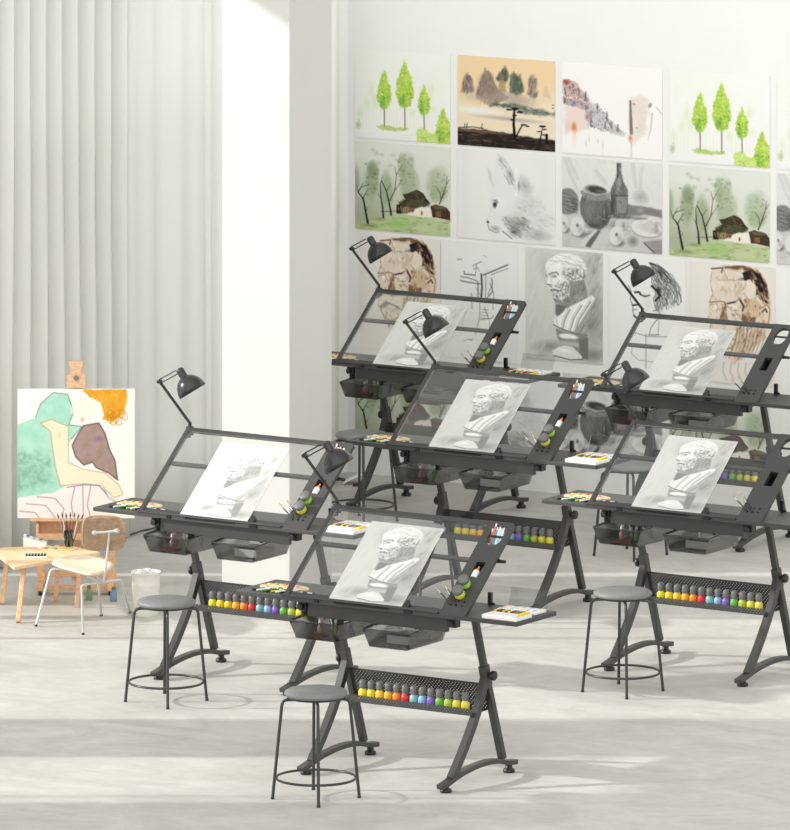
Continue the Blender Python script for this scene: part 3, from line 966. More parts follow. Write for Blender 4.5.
def art_head():
    """faceted study of a bearded head in brown washes (crop frame of the rear left sheet)"""
    A = Art(-30, 40, 665, 1000, 120, (236, 231, 224), 0.06)
    A.mix(np.clip(1 - np.abs(A.X - 640) / 260, 0, 1) * 0.25, (226, 212, 196))
    tan, mid, dark, ink = (206, 178, 146), (150, 112, 78), (92, 62, 42), (34, 28, 26)
    A.fill([(150, 90), (330, 70), (470, 80), (580, 170), (625, 300), (632, 480), (600, 640), (520, 700), (440, 800), (330, 860), (220, 800), (170, 720), (130, 640), (140, 540), (118, 470), (130, 380), (150, 260)], (228, 216, 200), 10, 0.95)
    A.fill([(250, 75), (420, 70), (520, 100), (590, 180), (620, 300), (625, 400), (560, 370), (520, 300), (480, 200), (420, 130), (260, 95)], tan, 14, 0.9, rag=10, tex=0.3)
    A.fill([(400, 130), (470, 100), (540, 130), (600, 230), (610, 330), (560, 290), (500, 310), (520, 240), (490, 180), (350, 190), (410, 160)], ink, 10, 0.92, rag=9, ragsc=24)
    A.fill([(250, 80), (400, 68), (470, 88), (520, 120), (400, 105), (260, 95)], dark, 10, 0.75, rag=6)
    A.fill([(440, 190), (500, 200), (510, 280), (440, 330), (430, 270)], (238, 226, 210), 10, 0.9)
    A.fill([(420, 340), (500, 330), (560, 390), (540, 470), (450, 510), (410, 460)], tan, 16, 0.85, rag=10, tex=0.3)
    A.fill([(330, 240), (390, 200), (410, 250), (390, 330), (340, 320)], (206, 184, 160), 14, 0.7)
    A.fill([(545, 400), (600, 380), (625, 420), (610, 530), (560, 540), (540, 480)], (232, 214, 192), 8, 0.95)
    A.line([(545, 410), (600, 378), (625, 420), (610, 525), (575, 560)], 9, mid, 0.8)
    A.line([(560, 440), (585, 410), (600, 440)], 12, ink, 0.8)
    A.line([(130, 370), (240, 360), (270, 378), (340, 365), (380, 330), (410, 400), (405, 430)], 12, mid, 0.75)
    A.line([(280, 376), (340, 362)], 12, ink, 0.85)
    A.line([(370, 330), (410, 395), (400, 430)], 18, dark, 0.8)
    A.fill([(248, 380), (275, 380), (272, 450), (285, 510), (210, 512), (225, 450)], mid, 10, 0.8, rag=6)
    A.line([(262, 390), (240, 470), (212, 510), (290, 515)], 9, dark, 0.8)
    A.blob(320, 410, 46, 30, (242, 234, 222), 0.9, 0.4)
    A.line([(280, 400), (310, 430), (370, 432)], 7, mid, 0.7)
    A.blob(170, 405, 36, 28, (242, 236, 226), 0.9, 0.4)
    A.line([(135, 390), (190, 380), (205, 410), (190, 440)], 7, mid, 0.7)
    A.fill([(400, 450), (440, 480), (520, 480), (500, 520), (420, 530), (385, 500)], dark, 14, 0.75, rag=10)
    A.line([(150, 100), (240, 90), (230, 130)], 12, dark, 0.8)
    for p in ([(150, 130), (140, 220), (160, 300), (130, 370)], [(240, 100), (280, 180), (350, 190)], [(430, 210), (400, 280), (450, 340)], [(500, 330), (540, 300), (580, 380)], [(200, 190), (330, 190), (350, 250)], [(150, 260), (160, 330)], [(120, 480), (140, 540), (130, 640), (160, 660)], [(440, 560), (430, 640), (480, 700)], [(550, 560), (590, 640)]):
        A.line(p, 6, mid, 0.6)
    A.fill([(140, 640), (200, 590), (230, 620), (190, 650), (150, 660)], dark, 8, 0.7)
    A.line([(215, 610), (290, 640), (340, 670)], 14, dark, 0.7)
    A.fill([(340, 570), (400, 560), (420, 620), (560, 560), (600, 640), (520, 700), (440, 800), (330, 860), (350, 700)], tan, 20, 0.8, rag=16, tex=0.4)
    A.dabs([(400, 130), (540, 110), (600, 220), (620, 380), (540, 330), (490, 200)], 60, 9, 26, [(40, 32, 28), (120, 88, 62), (190, 160, 128), (28, 22, 20)], 0.6, -30, 24, seed=3)
    A.dabs([(420, 340), (560, 390), (600, 560), (440, 530)], 60, 9, 22, [(176, 138, 100), (226, 204, 176), (120, 86, 60), (206, 180, 150)], 0.6, 10, 40, seed=4)
    A.dabs([(130, 130), (400, 100), (420, 330), (150, 360)], 50, 12, 26, [(236, 226, 212), (206, 184, 160), (242, 236, 226)], 0.5, 10, 40, seed=5)
    A.dabs([(130, 380), (400, 380), (400, 560), (140, 620)], 60, 9, 18, [(190, 158, 126), (238, 228, 214), (150, 112, 80)], 0.5, 0, 50, seed=6)
    A.dabs([(340, 560), (600, 560), (520, 700), (340, 860)], 90, 8, 26, [(150, 112, 78), (226, 206, 180), (92, 62, 42), (196, 166, 132)], 0.6, 14, 18, seed=7)
    A.dabs([(160, 640), (340, 640), (320, 840), (220, 800)], 40, 8, 20, [(176, 140, 106), (236, 224, 206), (130, 96, 70)], 0.5, 0, 40, seed=8)
    A.line([(150, 660), (190, 740), (250, 760), (320, 720), (345, 670)], 9, mid, 0.8)
    for x in range(360, 600, 28):
        A.line([(x, 570), (x - 20, 690), (x - 60, 800)], 8, mid if x % 3 else dark, 0.55)
    for x in (240, 300, 360, 420):
        A.line([(x + 10, 850), (x, 920), (x + 30, 990)], 12, tan, 0.7)
    return A


def art_sketch():
    A = Art(40, 10, 620, 830, 116, (237, 238, 235), 0.03)
    A.mix(0.18 * A.n(120), (222, 225, 222))
    g, dk = (120, 132, 128), (58, 66, 64)
    def L(p, w=6, c=g, a=0.8):
        A.line(p, w, c, a)
    A.blob(380, 280, 90, 130, (218, 223, 219), 0.6, 1.0, rag=0.3)
    L([(190, 265), (240, 268), (320, 290)], 9, g); L([(190, 292), (240, 300), (335, 308)], 12, g)
    L([(215, 225), (215, 245), (300, 248)], 8, dk); L([(320, 300), (320, 400)], 8, dk)
    L([(345, 240), (350, 320), (345, 400)], 14, dk, 0.85); L([(360, 245), (545, 165)], 9, dk, 0.85); L([(420, 240), (545, 190)], 6, g)
    L([(280, 185), (345, 152)], 7); L([(285, 210), (310, 190), (300, 240)], 6); L([(360, 110), (390, 120)], 5, g, .5)
    L([(380, 240), (375, 400)], 6); L([(425, 265), (428, 360), (390, 400)], 8, dk, .7); L([(410, 300), (440, 370), (432, 480)], 6)
    L([(395, 380), (430, 300)], 6); L([(270, 380), (275, 480)], 14, (150, 158, 154), .6); L([(165, 145), (195, 142)], 8, dk, .5)
    L([(335, 400), (330, 550), (300, 660)], 7, g); L([(370, 470), (400, 545)], 7, dk, .7); L([(340, 555), (420, 545), (440, 520)], 6, dk, .7)
    for y in (485, 505, 525, 545):
        L([(335, y), (400, y)], 5, g, .8)
    L([(405, 560), (410, 690)], 5); L([(310, 645), (410, 650)], 5, g, .6)
    L([(240, 480), (180, 640)], 4, (170, 178, 174), .6); L([(330, 220), (300, 170)], 5); L([(345, 400), (300, 330)], 4)
    L([(210, 712), (240, 700), (280, 695)], 6, g, .7); L([(250, 700), (275, 705)], 5, dk, .6)
    return A


def art_bust():
    A = Art(48, 45, 540, 765, 132, (196, 196, 190), 0.068)
    A.mix(0.55 * A.n(150, 3), (174, 174, 168))
    A.mix(np.clip(1 - A.X / 400, 0, 1) * 0.35 * A.n(60, 9), (206, 206, 200))
    A.blob(480, 500, 110, 330, (122, 122, 118), 0.75, 1.0)
    A.blob(440, 170, 120, 130, (150, 150, 145), 0.6, 1.0)
    A.blob(190, 170, 90, 110, (150, 150, 145), 0.55, 1.0)
    A.blob(210, 690, 150, 60, (112, 112, 108), 0.7, 1.0)
    A.blob(470, 740, 120, 60, (106, 106, 102), 0.8, 1.0)
    A.blob(150, 740, 60, 20, (150, 150, 146), 0.5, 1.0)
    lt, md, dk, vd = (226, 226, 221), (168, 168, 163), (112, 112, 108), (70, 70, 67)
    # neck and back hair
    A.fill([(330, 250), (420, 250), (440, 330), (440, 400), (350, 440), (260, 420), (250, 390), (330, 330)], (128, 128, 124), 8, 1.0, tex=0.2)
    A.blob(400, 370, 50, 40, (156, 156, 151), 0.8, 1.0)
    # skull, face
    A.fill([(172, 160), (195, 125), (250, 90), (320, 80), (385, 100), (425, 140), (440, 200), (420, 245), (370, 262), (320, 250), (330, 310), (325, 380), (270, 408), (235, 395), (222, 370), (215, 345), (210, 312), (205, 288), (183, 282), (186, 262), (182, 240), (188, 220), (176, 195)], (216, 216, 211), 5, 1.0)
    A.blob(250, 150, 70, 50, lt, 0.9, 0.9, -15)
    A.blob(400, 200, 44, 70, (150, 150, 146), 0.7, 1.0, -20)
    rs = random.Random(5)
    skull = [(180, 150), (250, 92), (330, 82), (420, 140), (438, 205), (330, 205), (240, 170)]
    A.dabs(skull, 90, 22, 5, [(232, 232, 227), (190, 190, 185), (176, 176, 171), (222, 222, 217)], 0.5, 22, 16, seed=2)
    A.line([(205, 132), (300, 136), (400, 172), (432, 212)], 8, (170, 170, 165), 0.5)
    curls = [(285, 190), (330, 180), (430, 190), (432, 240), (380, 262), (325, 258), (280, 222)]
    A.fill(curls, (160, 160, 155), 10, 0.8, rag=8)
    A.dabs(curls, 80, 9, 6, [(228, 228, 223), (96, 96, 93), (206, 206, 201), (130, 130, 126)], 0.8, 0, 90, seed=3)
    # brow, eye, cheek
    A.blob(222, 232, 36, 20, (150, 150, 146), 0.8, 0.9, -8)
    A.line([(196, 222), (214, 212), (246, 206), (258, 220)], 9, (84, 84, 81), 0.75)
    A.line([(178, 226), (190, 240)], 8, (110, 110, 106), 0.7)
    A.blob(234, 234, 15, 8, (92, 92, 88), 0.85, 0.8, -8)
    A.blob(228, 246, 18, 6, (206, 206, 201), 0.7, 0.8)
    A.blob(272, 252, 30, 26, lt, 0.85, 0.9)
    A.blob(300, 240, 16, 30, (176, 176, 171), 0.6, 1.0)
    A.line([(262, 262), (250, 285), (262, 305)], 7, (150, 150, 145), 0.6)
    # nose, mouth, beard
    A.fill([(190, 230), (206, 240), (214, 274), (202, 286), (182, 281)], (232, 232, 227), 4, 0.95)
    A.line([(204, 244), (212, 270)], 6, (160, 160, 155), 0.6)
    A.line([(186, 285), (212, 290)], 8, (80, 80, 77), 0.75)
    beard = [(205, 292), (262, 286), (300, 262), (330, 300), (326, 380), (272, 408), (236, 396), (222, 372), (214, 346)]
    A.fill(beard, (172, 172, 167), 6, 0.9, rag=5)
    A.dabs(beard, 120, 13, 6, [(226, 226, 221), (112, 112, 108), (196, 196, 191), (142, 142, 138)], 0.7, 60, 50, seed=4)
    A.line([(206, 312), (236, 306), (264, 316)], 9, (226, 226, 221), 0.7)
    A.line([(210, 323), (240, 322), (258, 330)], 8, (72, 72, 69), 0.8)
    A.fill([(228, 376), (265, 388), (326, 366), (334, 398), (275, 412), (238, 405)], (108, 108, 104), 10, 0.6, rag=6)
    A.blob(322, 300, 22, 60, (112, 112, 108), 0.65, 1.0, 10)
    A.dabs([(335, 255), (425, 255), (440, 390), (350, 430)], 60, 6, 20, [(100, 100, 96), (156, 156, 151), (130, 130, 126)], 0.45, 8, 14, seed=6)
    # chest and drape
    A.fill([(240, 410), (330, 420), (420, 380), (470, 345), (500, 380), (498, 540), (470, 590), (430, 612), (350, 595), (250, 570), (228, 545), (232, 470)], (164, 164, 159), 5, 1.0)
    A.fill([(240, 412), (300, 420), (330, 415), (262, 492), (236, 480)], (100, 100, 96), 12, 0.9)
    A.fill([(232, 480), (250, 496), (330, 430), (440, 370), (470, 346), (488, 372), (360, 590), (250, 562), (228, 545)], (220, 220, 215), 5, 0.95)
    for p in ([(322, 446), (290, 516), (278, 570)], [(398, 420), (348, 506), (328, 580)], [(455, 392), (384, 506), (358, 588)]):
        A.line(p, 26, (186, 186, 181), 0.6, 18)
        A.line([(x + 7, y + 2) for x, y in p], 8, (120, 120, 116), 0.65)
        A.line([(x - 16, y - 6) for x, y in p], 10, (236, 236, 231), 0.6)
    A.line([(234, 440), (238, 480), (252, 545)], 8, (176, 176, 171), 0.6)
    A.fill([(495, 385), (498, 540), (470, 590), (430, 612), (362, 598), (420, 500)], (150, 150, 145), 8, 0.9)
    A.dabs([(490, 400), (496, 540), (440, 608), (380, 596), (430, 500)], 50, 6, 24, [(120, 120, 116), (176, 176, 171)], 0.4, 30, 14, seed=7)
    A.blob(470, 540, 40, 70, (112, 112, 108), 0.65, 1.0, 25)
    A.line([(228, 548), (290, 580), (370, 602), (440, 610)], 9, (92, 92, 88), 0.7)
    A.dabs([(60, 60), (200, 60), (180, 700), (60, 740)], 60, 8, 40, [(206, 206, 200), (176, 176, 170)], 0.25, 25, 10, seed=8)
    A.dabs([(440, 70), (530, 70), (530, 740), (500, 700)], 60, 8, 40, [(150, 150, 145), (110, 110, 106)], 0.25, 20, 10, seed=9)
    # collar ring and foot
    A.fill([(240, 570), (300, 592), (380, 606), (440, 612), (448, 760), (330, 765), (300, 700), (270, 660), (250, 630)], (128, 128, 124), 6, 1.0)
    A.blob(320, 622, 74, 22, lt, 0.95, 0.35, 6)
    A.blob(340, 645, 70, 14, (140, 140, 136), 0.9, 0.6, 6)
    A.fill([(272, 650), (390, 660), (385, 690), (270, 680)], (170, 170, 165), 8, 0.95)
    A.fill([(388, 640), (448, 625), (446, 765), (400, 765)], (104, 104, 100), 10, 0.85)
    A.fill([(215, 718), (260, 690), (300, 680), (350, 690), (405, 745), (410, 765), (330, 770), (230, 750)], (206, 206, 201), 5, 1.0)
    A.blob(290, 712, 60, 16, lt, 0.9, 0.8, 8)
    A.line([(230, 748), (330, 772), (410, 768)], 8, vd, 0.7)
    return A


def art_portrait():
    """curly head in pencil above plain block lines (crop frame 717 x 830)"""
    A = Art(20, 95, 650, 1000, 116, (240, 241, 238), 0.055)
    A.mix(0.15 * A.n(120), (226, 228, 225))
    dk, md, lt = (38, 40, 39), (120, 124, 121), (190, 193, 190)
    A.fill([(350, 150), (420, 170), (520, 230), (570, 300), (560, 390), (500, 440), (460, 520), (400, 530), (390, 450), (400, 380), (360, 330), (440, 270)], (206, 208, 205), 24, 0.8, rag=14)
    A.line([(355, 155), (420, 175), (470, 220), (500, 300)], 16, dk, 0.85)
    A.line([(450, 200), (540, 240), (575, 310), (545, 390), (490, 430)], 6, md, 0.7)
    rs = random.Random(3)
    for i in range(46):
        f = i / 45.0
        x0, y0 = 345 + 40 * rs.random() + 60 * f, 160 + 40 * rs.random()
        pts = []
        for k in range(9):
            q = k / 8.0
            pts.append((x0 + (40 + 150 * f) * math.sin(q * 1.9) + 14 * math.sin(q * 14 + i), y0 + (330 - 60 * f) * q * (0.5 + 0.5 * rs.random() * 0 + 0.5) + 8 * math.cos(q * 11 + i)))
        A.line(pts, 6, dk if i % 4 == 0 else (md if i % 2 else lt), 0.6)
    A.dabs([(380, 200), (500, 230), (560, 330), (500, 430), (400, 420)], 70, 12, 6, [(60, 62, 61), (230, 231, 229), (120, 124, 121)], 0.55, 50, 60, seed=5)
    A.line([(370, 330), (420, 370), (440, 400), (400, 440)], 18, dk, 0.85)
    A.blob(430, 360, 26, 50, dk, 0.8, 0.9, -20, rag=0.3)
    A.blob(440, 230, 18, 40, dk, 0.8, 0.9, -30)
    A.line([(175, 330), (200, 380), (190, 440), (215, 480), (210, 520), (222, 560), (250, 580), (290, 570)], 8, md, 0.85)
    A.line([(222, 560), (245, 578), (290, 568)], 14, dk, 0.8)
    A.line([(230, 380), (265, 378), (275, 395)], 16, dk, 0.9)
    A.line([(285, 400), (310, 412), (350, 400)], 12, dk, 0.8)
    A.blob(310, 405, 26, 12, md, 0.7, 0.8)
    A.line([(210, 480), (250, 475)], 14, dk, 0.85)
    A.line([(215, 515), (245, 512)], 8, md, 0.8)
    A.blob(340, 470, 50, 70, (222, 224, 221), 0.7, 1.0)
    A.line([(380, 520), (420, 510), (450, 560), (400, 600), (360, 650), (350, 700)], 8, md, 0.8)
    A.line([(430, 600), (420, 700)], 6, md, 0.7)
    A.line([(210, 685), (330, 715), (500, 715)], 7, md, 0.8)
    A.line([(320, 700), (322, 960)], 9, md, 0.7)
    A.line([(340, 705), (430, 700)], 8, dk, 0.6)
    A.line([(210, 770), (200, 850), (260, 900), (420, 910)], 6, md, 0.6)
    return A


def art_abstract():
    """loose colour study for the easel: teal, ochre, umber and rose patches on cream"""
    A = Art(-70, 50, 585, 770, 150, (250, 247, 238), 0.005)
    A.mix(0.25 * A.n(140), (244, 236, 214))
    teal, tl2, td = (152, 214, 190), (196, 232, 214), (70, 120, 84)
    shape = [(-80, 250), (30, 210), (60, 130), (130, 70), (210, 80), (245, 180), (215, 250), (290, 260), (230, 330), (205, 400), (150, 480), (170, 560), (205, 590), (120, 630), (-80, 660)]
    A.fill(shape, teal, 8, 0.95, rag=6, tex=0.25, texsc=30)
    A.fill(shape, tl2, 8, 0.8, rag=6, tex=1.4, texsc=36)
    A.fill([(-80, 400), (60, 420), (120, 470), (100, 560), (20, 600), (-80, 620)], td, 40, 0.5, rag=30, ragsc=26, tex=1.1, texsc=16)
    A.line(shape[1:9], 5, (72, 110, 90), 0.8)
    och = [(290, 55), (540, 50), (545, 120), (520, 190), (460, 240), (415, 220), (400, 120), (330, 90)]
    A.fill(och, (226, 156, 38), 8, 0.95, rag=12, ragsc=24)
    A.fill(och, (244, 196, 92), 8, 0.7, rag=10, tex=1.5, texsc=22)
    for i in range(9):
        x, y = 420 + 16 * (i % 6), 190 + 14 * ((i * 5) % 4)
        A.line(ellipse(x + 30, y, 16, 22, 12), 5, (206, 128, 28), 0.8)
    umb = [(300, 255), (385, 240), (420, 300), (445, 390), (475, 450), (490, 560), (440, 520), (370, 490), (350, 460), (300, 475), (255, 430), (235, 365), (270, 300)]
    A.fill(umb, (150, 122, 108), 6, 0.95, tex=0.25)
    A.fill(umb, (176, 150, 160), 8, 0.7, rag=8, tex=1.4, texsc=30)
    A.blob(385, 330, 36, 26, (128, 96, 140), 0.6, 0.9)
    A.line(umb + umb[:1], 7, (92, 66, 60), 0.85)
    cream = [(60, 240), (120, 220), (215, 260), (215, 460), (300, 500), (420, 520), (500, 590), (520, 640), (470, 660), (400, 590), (300, 580), (170, 590), (140, 480), (115, 290)]
    A.fill(cream, (246, 232, 200), 8, 0.95, tex=0.2)
    A.line(cream + cream[:1], 5, (190, 156, 116), 0.8)
    A.blob(300, 160, 80, 70, (250, 240, 222), 0.9, 0.3)
    A.blob(292, 222, 14, 22, (214, 128, 110), 0.7, 0.9)
    A.blob(166, 310, 14, 18, (236, 190, 130), 0.7, 0.9)
    low = [(-80, 670), (60, 640), (190, 625), (300, 590), (420, 600), (450, 680), (430, 790), (-80, 790)]
    A.fill(low, (246, 236, 228), 10, 0.9, rag=6)
    for p in ([(40, 650), (140, 660), (190, 720), (180, 770)], [(-20, 690), (90, 700), (150, 780)], [(250, 600), (230, 690), (240, 760)], [(295, 590), (298, 760)], [(340, 590), (320, 700), (340, 770)], [(410, 600), (440, 660), (500, 690)], [(-60, 730), (30, 740), (60, 780)]):
        A.line(p, 5, (140, 104, 120), 0.75)
    A.line([(205, 600), (300, 585), (385, 590), (430, 640)], 6, (110, 86, 130), 0.7)
    return A


# ------------------------------------------------------------------ the room
def bx(name, mat, *a):
    return struct(MB().box(*a).build(name, mat))


bx('floor', floor_mat(), -22.0, -11.0, 14.0, 33.7, -0.1, 0.0)

WX0, WX1 = -22.0, -21.86
WIN = [(23.28, 24.48, 2.85), (25.39, 28.36, 2.85), (28.39, 28.80, 3.9), (29.66, 29.93, 2.85)]
WZ0 = 0.12
WH = 5.2
bx('wall_back', M['wall'], -22.0, -11.0, 33.5, 33.65, 0.0, WH)
wl = MB()
edges = [14.0] + [e for w in WIN for e in w[:2]] + [33.5]
for i in range(0, len(edges), 2):
    wl.box(WX0, WX1, edges[i], edges[i + 1], 0.0, WH)
for a, b, WZ1 in WIN:
    wl.box(WX0, WX1, a, b, 0.0, WZ0)
    wl.box(WX0, WX1, a, b, WZ1, WH)
struct(wl.build('wall_left', M['wall']))
for i, (a, b, WZ1) in enumerate(WIN):
    w = MB()
    fw = 0.025
    xa, xb = WX0 + 0.04, WX0 + 0.09
    w.box(xa, xb, a, a + fw, WZ0, WZ1).box(xa, xb, b - fw, b, WZ0, WZ1)
    w.box(xa, xb, a + fw, b - fw, WZ0, WZ0 + fw).box(xa, xb, a + fw, b - fw, WZ1 - fw, WZ1)
    if b - a > 1:
        m = a + 0.17 if b - a < 2 else 27.74
        w.box(xa, xb, m - 0.012, m + 0.012, WZ0 + fw, WZ1 - fw)
    struct(w.build('window_%d' % (i + 1), M['white']))
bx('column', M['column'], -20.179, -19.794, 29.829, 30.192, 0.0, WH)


def curtain(name, y0, y1, xf, mat, label):
    ny = int((y1 - y0) / 0.006)
    zs = [0.012, 0.4, 1.2, 2.0, 2.9]
    vs, fs = [], []
    for z in zs:
        for i in range(ny + 1):
            y = y0 + (y1 - y0) * i / ny
            vs.append((xf(y, z), y, z))
    for k in range(len(zs) - 1):
        for i in range(ny):
            o = k * (ny + 1) + i
            fs.append((o, o + 1, o + ny + 2, o + ny + 1))
    m = MB().add(vs, fs, True)
    o = m.build(name, mat)
    md = o.modifiers.new('thickness', 'SOLIDIFY')
    md.thickness = 0.004
    tag(o, label, 'curtain')
    return o


def drape(y, z):
    y = y + 0.02 * math.sin(z * 1.1 + y * 3)
    p = ((y - 30.041) / 0.143) % 1.0
    k = p / 0.86 if p < 0.86 else 1 - (p - 0.86) / 0.14
    k = k * k * (3 - 2 * k)
    return -21.745 + 0.105 * k


def sheer(y, z):
    return -21.70 + 0.016 * math.sin((y - 31.2) * 13 + 0.25 * z) + 0.012 * math.sin((y - 31.2) * 29 + 0.5 + 0.1 * z) + 0.03 * (y > 31.92) * math.sin((y - 31.92) * 34) ** 2 - 0.02 * math.exp(-((y - 31.17) / 0.03) ** 2)


def far_fold(y, z):
    return -21.73 + 0.035 * math.sin((y - 32.45) * 30 + 0.15 * z) + 0.02 * math.sin((y - 32.45) * 51)


M['drape'] = cloth('heavy_linen', (226, 226, 220), 0.05)
M['sheer'] = cloth('light_linen', (238, 238, 234), 0.10)
curtain('curtain', 29.97, 31.17, drape, M['drape'], 'pale grey drape in deep upright folds at the far left behind the easel')
curtain('curtain', 31.175, 32.45, sheer, M['sheer'], 'smooth off-white curtain with shallow folds between the deep drape and the white column')
curtain('curtain', 32.75, 33.25, far_fold, M['drape'], 'narrow strip of grey curtain between the column and the wall of pictures')

# ------------------------------------------------------------------ pictures on the back wall
WY = 33.4965


def poster(art, x0, x1, z0, z1, label, mul=1.0, me=None, add=0.0, y=WY):
    loc = Vector(((x0 + x1) / 2, y, z0))
    if me is not None:
        o = me.copy()
        COL.objects.link(o)
    else:
        hw = (x1 - x0) / 2
        hh = z1 - z0
        o = sheet('poster', art, lambda a, b, k: (hw * (2 * a - 1), -0.002 + k, hh * (1 - b)), 0.003, mul=mul, add=add)
    o.location = loc
    return tag(o, label, 'poster', 'pictures on the back wall')


CX = [(-21.81, -21.215), (-21.17, -20.571), (-20.529, -19.925), (-19.885, -19.285), (-19.245, -18.645)]
R1, R2, R4 = (1.772, 2.242), (1.287, 1.752), (0.168, 0.633)
a_trees, a_house, a_still, a_cat = art_trees(), art_house(), art_still(), art_cat()
p = poster(a_trees, *CX[0], *R1, 'watercolour of light green trees, top left of the wall beside the curtain')
poster(None, *CX[3], *R1, 'watercolour of light green trees, to the right of the red and white street scene', me=p)
poster(art_ink(), *CX[1], *R1, 'ink landscape with peaks in mist and black pines on dark ground')
poster(art_city(), *CX[2], *R1, 'pale watercolour of a red brick street fading to white in the top row')
h0 = poster(a_house, *CX[0], *R2, 'green watercolour of a dark-roofed cottage, left of the cat drawing beside the curtain')
poster(None, *CX[3], *R2, 'green watercolour of a dark-roofed cottage, right of the bottle still life', me=h0)
c0 = poster(a_cat, *CX[1], *R2, 'soft grey drawing of a white cat in profile, second row')
s0 = poster(a_still, *CX[2], *R2, 'charcoal still life of jar, bottle and apples in the second row')
bz = art_head()
b0 = poster(bz, -21.783, -21.278, 0.655, 1.266, 'brown study of a bearded head behind the rear left table')
poster(None, -19.781 + 0.02, -19.256, 0.655, 1.262, 'brown study of a bearded head at the right end of the third row', me=b0)
poster(art_sketch(), -21.272, -20.80, 0.655, 1.270, 'thin pencil sketch of a timber mill structure, left of the grey bust')
bust = art_bust()
poster(bust, -20.751, -20.282, 0.691, 1.267, 'grey charcoal drawing of a bearded bust hanging on the wall', mul=1.13)
poster(art_portrait(), -20.24, -19.785, 0.655, 1.264, 'pencil drawing of a curly head above block lines, right of the grey bust')
poster(None, *CX[0], *R4, 'cottage watercolour in the bottom row, behind the legs of the rear left table', me=h0)
poster(None, *CX[1], *R4, 'cat drawing in the bottom row, seen through the middle table glass', me=c0)
poster(None, *CX[2], *R4, 'charcoal still life in the bottom row, between the middle and right tables', me=s0)
poster(None, *CX[3], *R4, 'cottage watercolour in the bottom row, behind the rear right table', me=h0)
# the row pitch carries on past the right edge of the photograph
poster(None, *CX[4], *R2, 'charcoal still life in the second row at the far right end of the wall', me=s0)
poster(None, *CX[4], *R1, 'watercolour of light green trees in the top row at the far right end', me=p)


# ------------------------------------------------------------------ drafting table (built once at its own origin, then copied)
TABLES = [
    ((-17.666, 26.705), 'front table'),
    ((-19.400, 28.125), 'left table'),
    ((-19.496, 30.359), 'middle table'),
    ((-21.182, 32.470), 'rear left table'),
    ((-17.800, 29.407), 'right table'),
    ((-19.582, 32.451), 'rear right table'),
]
TABLE_LABELS = [
    'black drafting table nearest the camera with pastels on its right end',
    'black drafting table at the left beside the white column and easel',
    'black drafting table in the middle behind the front table',
    'black drafting table at the rear left by the curtain and brown head study',
    'black drafting table at the right cut by the photo edge, stool before it',
    'black drafting table at the rear right in front of the curly head drawing',
]
ORIG = Vector((*TABLES[0][0], 0))

BD = Vector((-0.092, 0.031, 0.753))
EY = Vector((0, 0.7686, 0.6397))
EN = Vector((0, -0.6397, 0.7686))
BW, BL = 0.897, 0.513


def bp(s, t, k=0.0):
    return BD + Vector((1, 0, 0)) * s + EY * t + EN * k


def bdbox(m, s0, s1, t0, t1, k0, k1):
    q = [bp(s0, t0, k0), bp(s1, t0, k0), bp(s1, t1, k0), bp(s0, t1, k0), bp(s0, t0, k1), bp(s1, t0, k1), bp(s1, t1, k1), bp(s0, t1, k1)]
    return m.hexa(q)


tab = thing('drafting_table', TABLE_LABELS[0], 'drafting table', ORIG, 'drafting tables')
F = M['frame']
for X, sx in ((0.0, -1), (0.7, 1)):
    xs = (1, 0, 0)
    MB().path([(X, 0.262, 0.728), (X, 0.352, 0.458)], 0.026, 0.028, xs).build('upright', F, tab, 0.003)
    MB().path([(X, 0.343, 0.485), (X, 0.371, 0.395)], 0.037, 0.036, xs).build('clamp_collar', F, tab, 0.003)
    kn = MB().tube([(X + sx * 0.016, 0.362, 0.442), (X + sx * 0.030, 0.362, 0.442)], 0.009, 12)
    kn.lathe([(0.018, 0.0), (0.021, 0.003), (0.021, 0.015), (0.017, 0.019)], (X + sx * 0.028, 0.362, 0.442), (sx, 0, 0), 18)
    kn.build('height_knob', M['black'], tab)
    MB().path([(X, 0.355, 0.448), (X, 0.492, 0.066)], 0.030, 0.030, xs).build('rear_leg', F, tab, 0.003)
    MB().path(smooth_path([(X, 0.356, 0.435), (X, 0.284, 0.294), (X, 0.188, 0.163), (X, 0.085, 0.047)]), 0.031, 0.034, xs).build('front_leg', F, tab, 0.003)
    ft = MB().path(smooth_path([(X, 0.0, 0.028), (X, 0.045, 0.036), (X, 0.16, 0.060), (X, 0.30, 0.073), (X, 0.42, 0.068), (X, 0.53, 0.045), (X, 0.592, 0.038)]), 0.021, 0.038, xs).build('foot', F, tab, 0.004)
    for yy, zz in ((0.045, 0.024), (0.545, 0.032)):
        MB().lathe([(0.023, 0.0), (0.025, 0.003), (0.025, 0.014), (0.016, 0.018), (0.014, zz)], (X, yy, 0), (0, 0, 1), 18).build('foot_pad', M['black'], ft)

# the perforated bottle shelf between the legs
MB().add([(0.0, 0.245, 0.287), (0.7, 0.245, 0.287), (0.7, 0.245, 0.316), (0.0, 0.245, 0.316)], [(0, 1, 2, 3)]).build('shelf_lip', M['peg'], tab)
MB().box(0.014, 0.686, 0.246, 0.405, 0.286, 0.289).build('shelf_floor', F, tab)
MB().add([(0.012, 0.405, 0.287), (0.688, 0.405, 0.287), (0.688, 0.366, 0.400), (0.012, 0.366, 0.400)], [(0, 1, 2, 3)]).build('shelf_back', M['peg'], tab)
MB().path([(0.012, 0.366, 0.400), (0.688, 0.366, 0.400)], 0.004, 0.008).build('shelf_rim', F, tab)

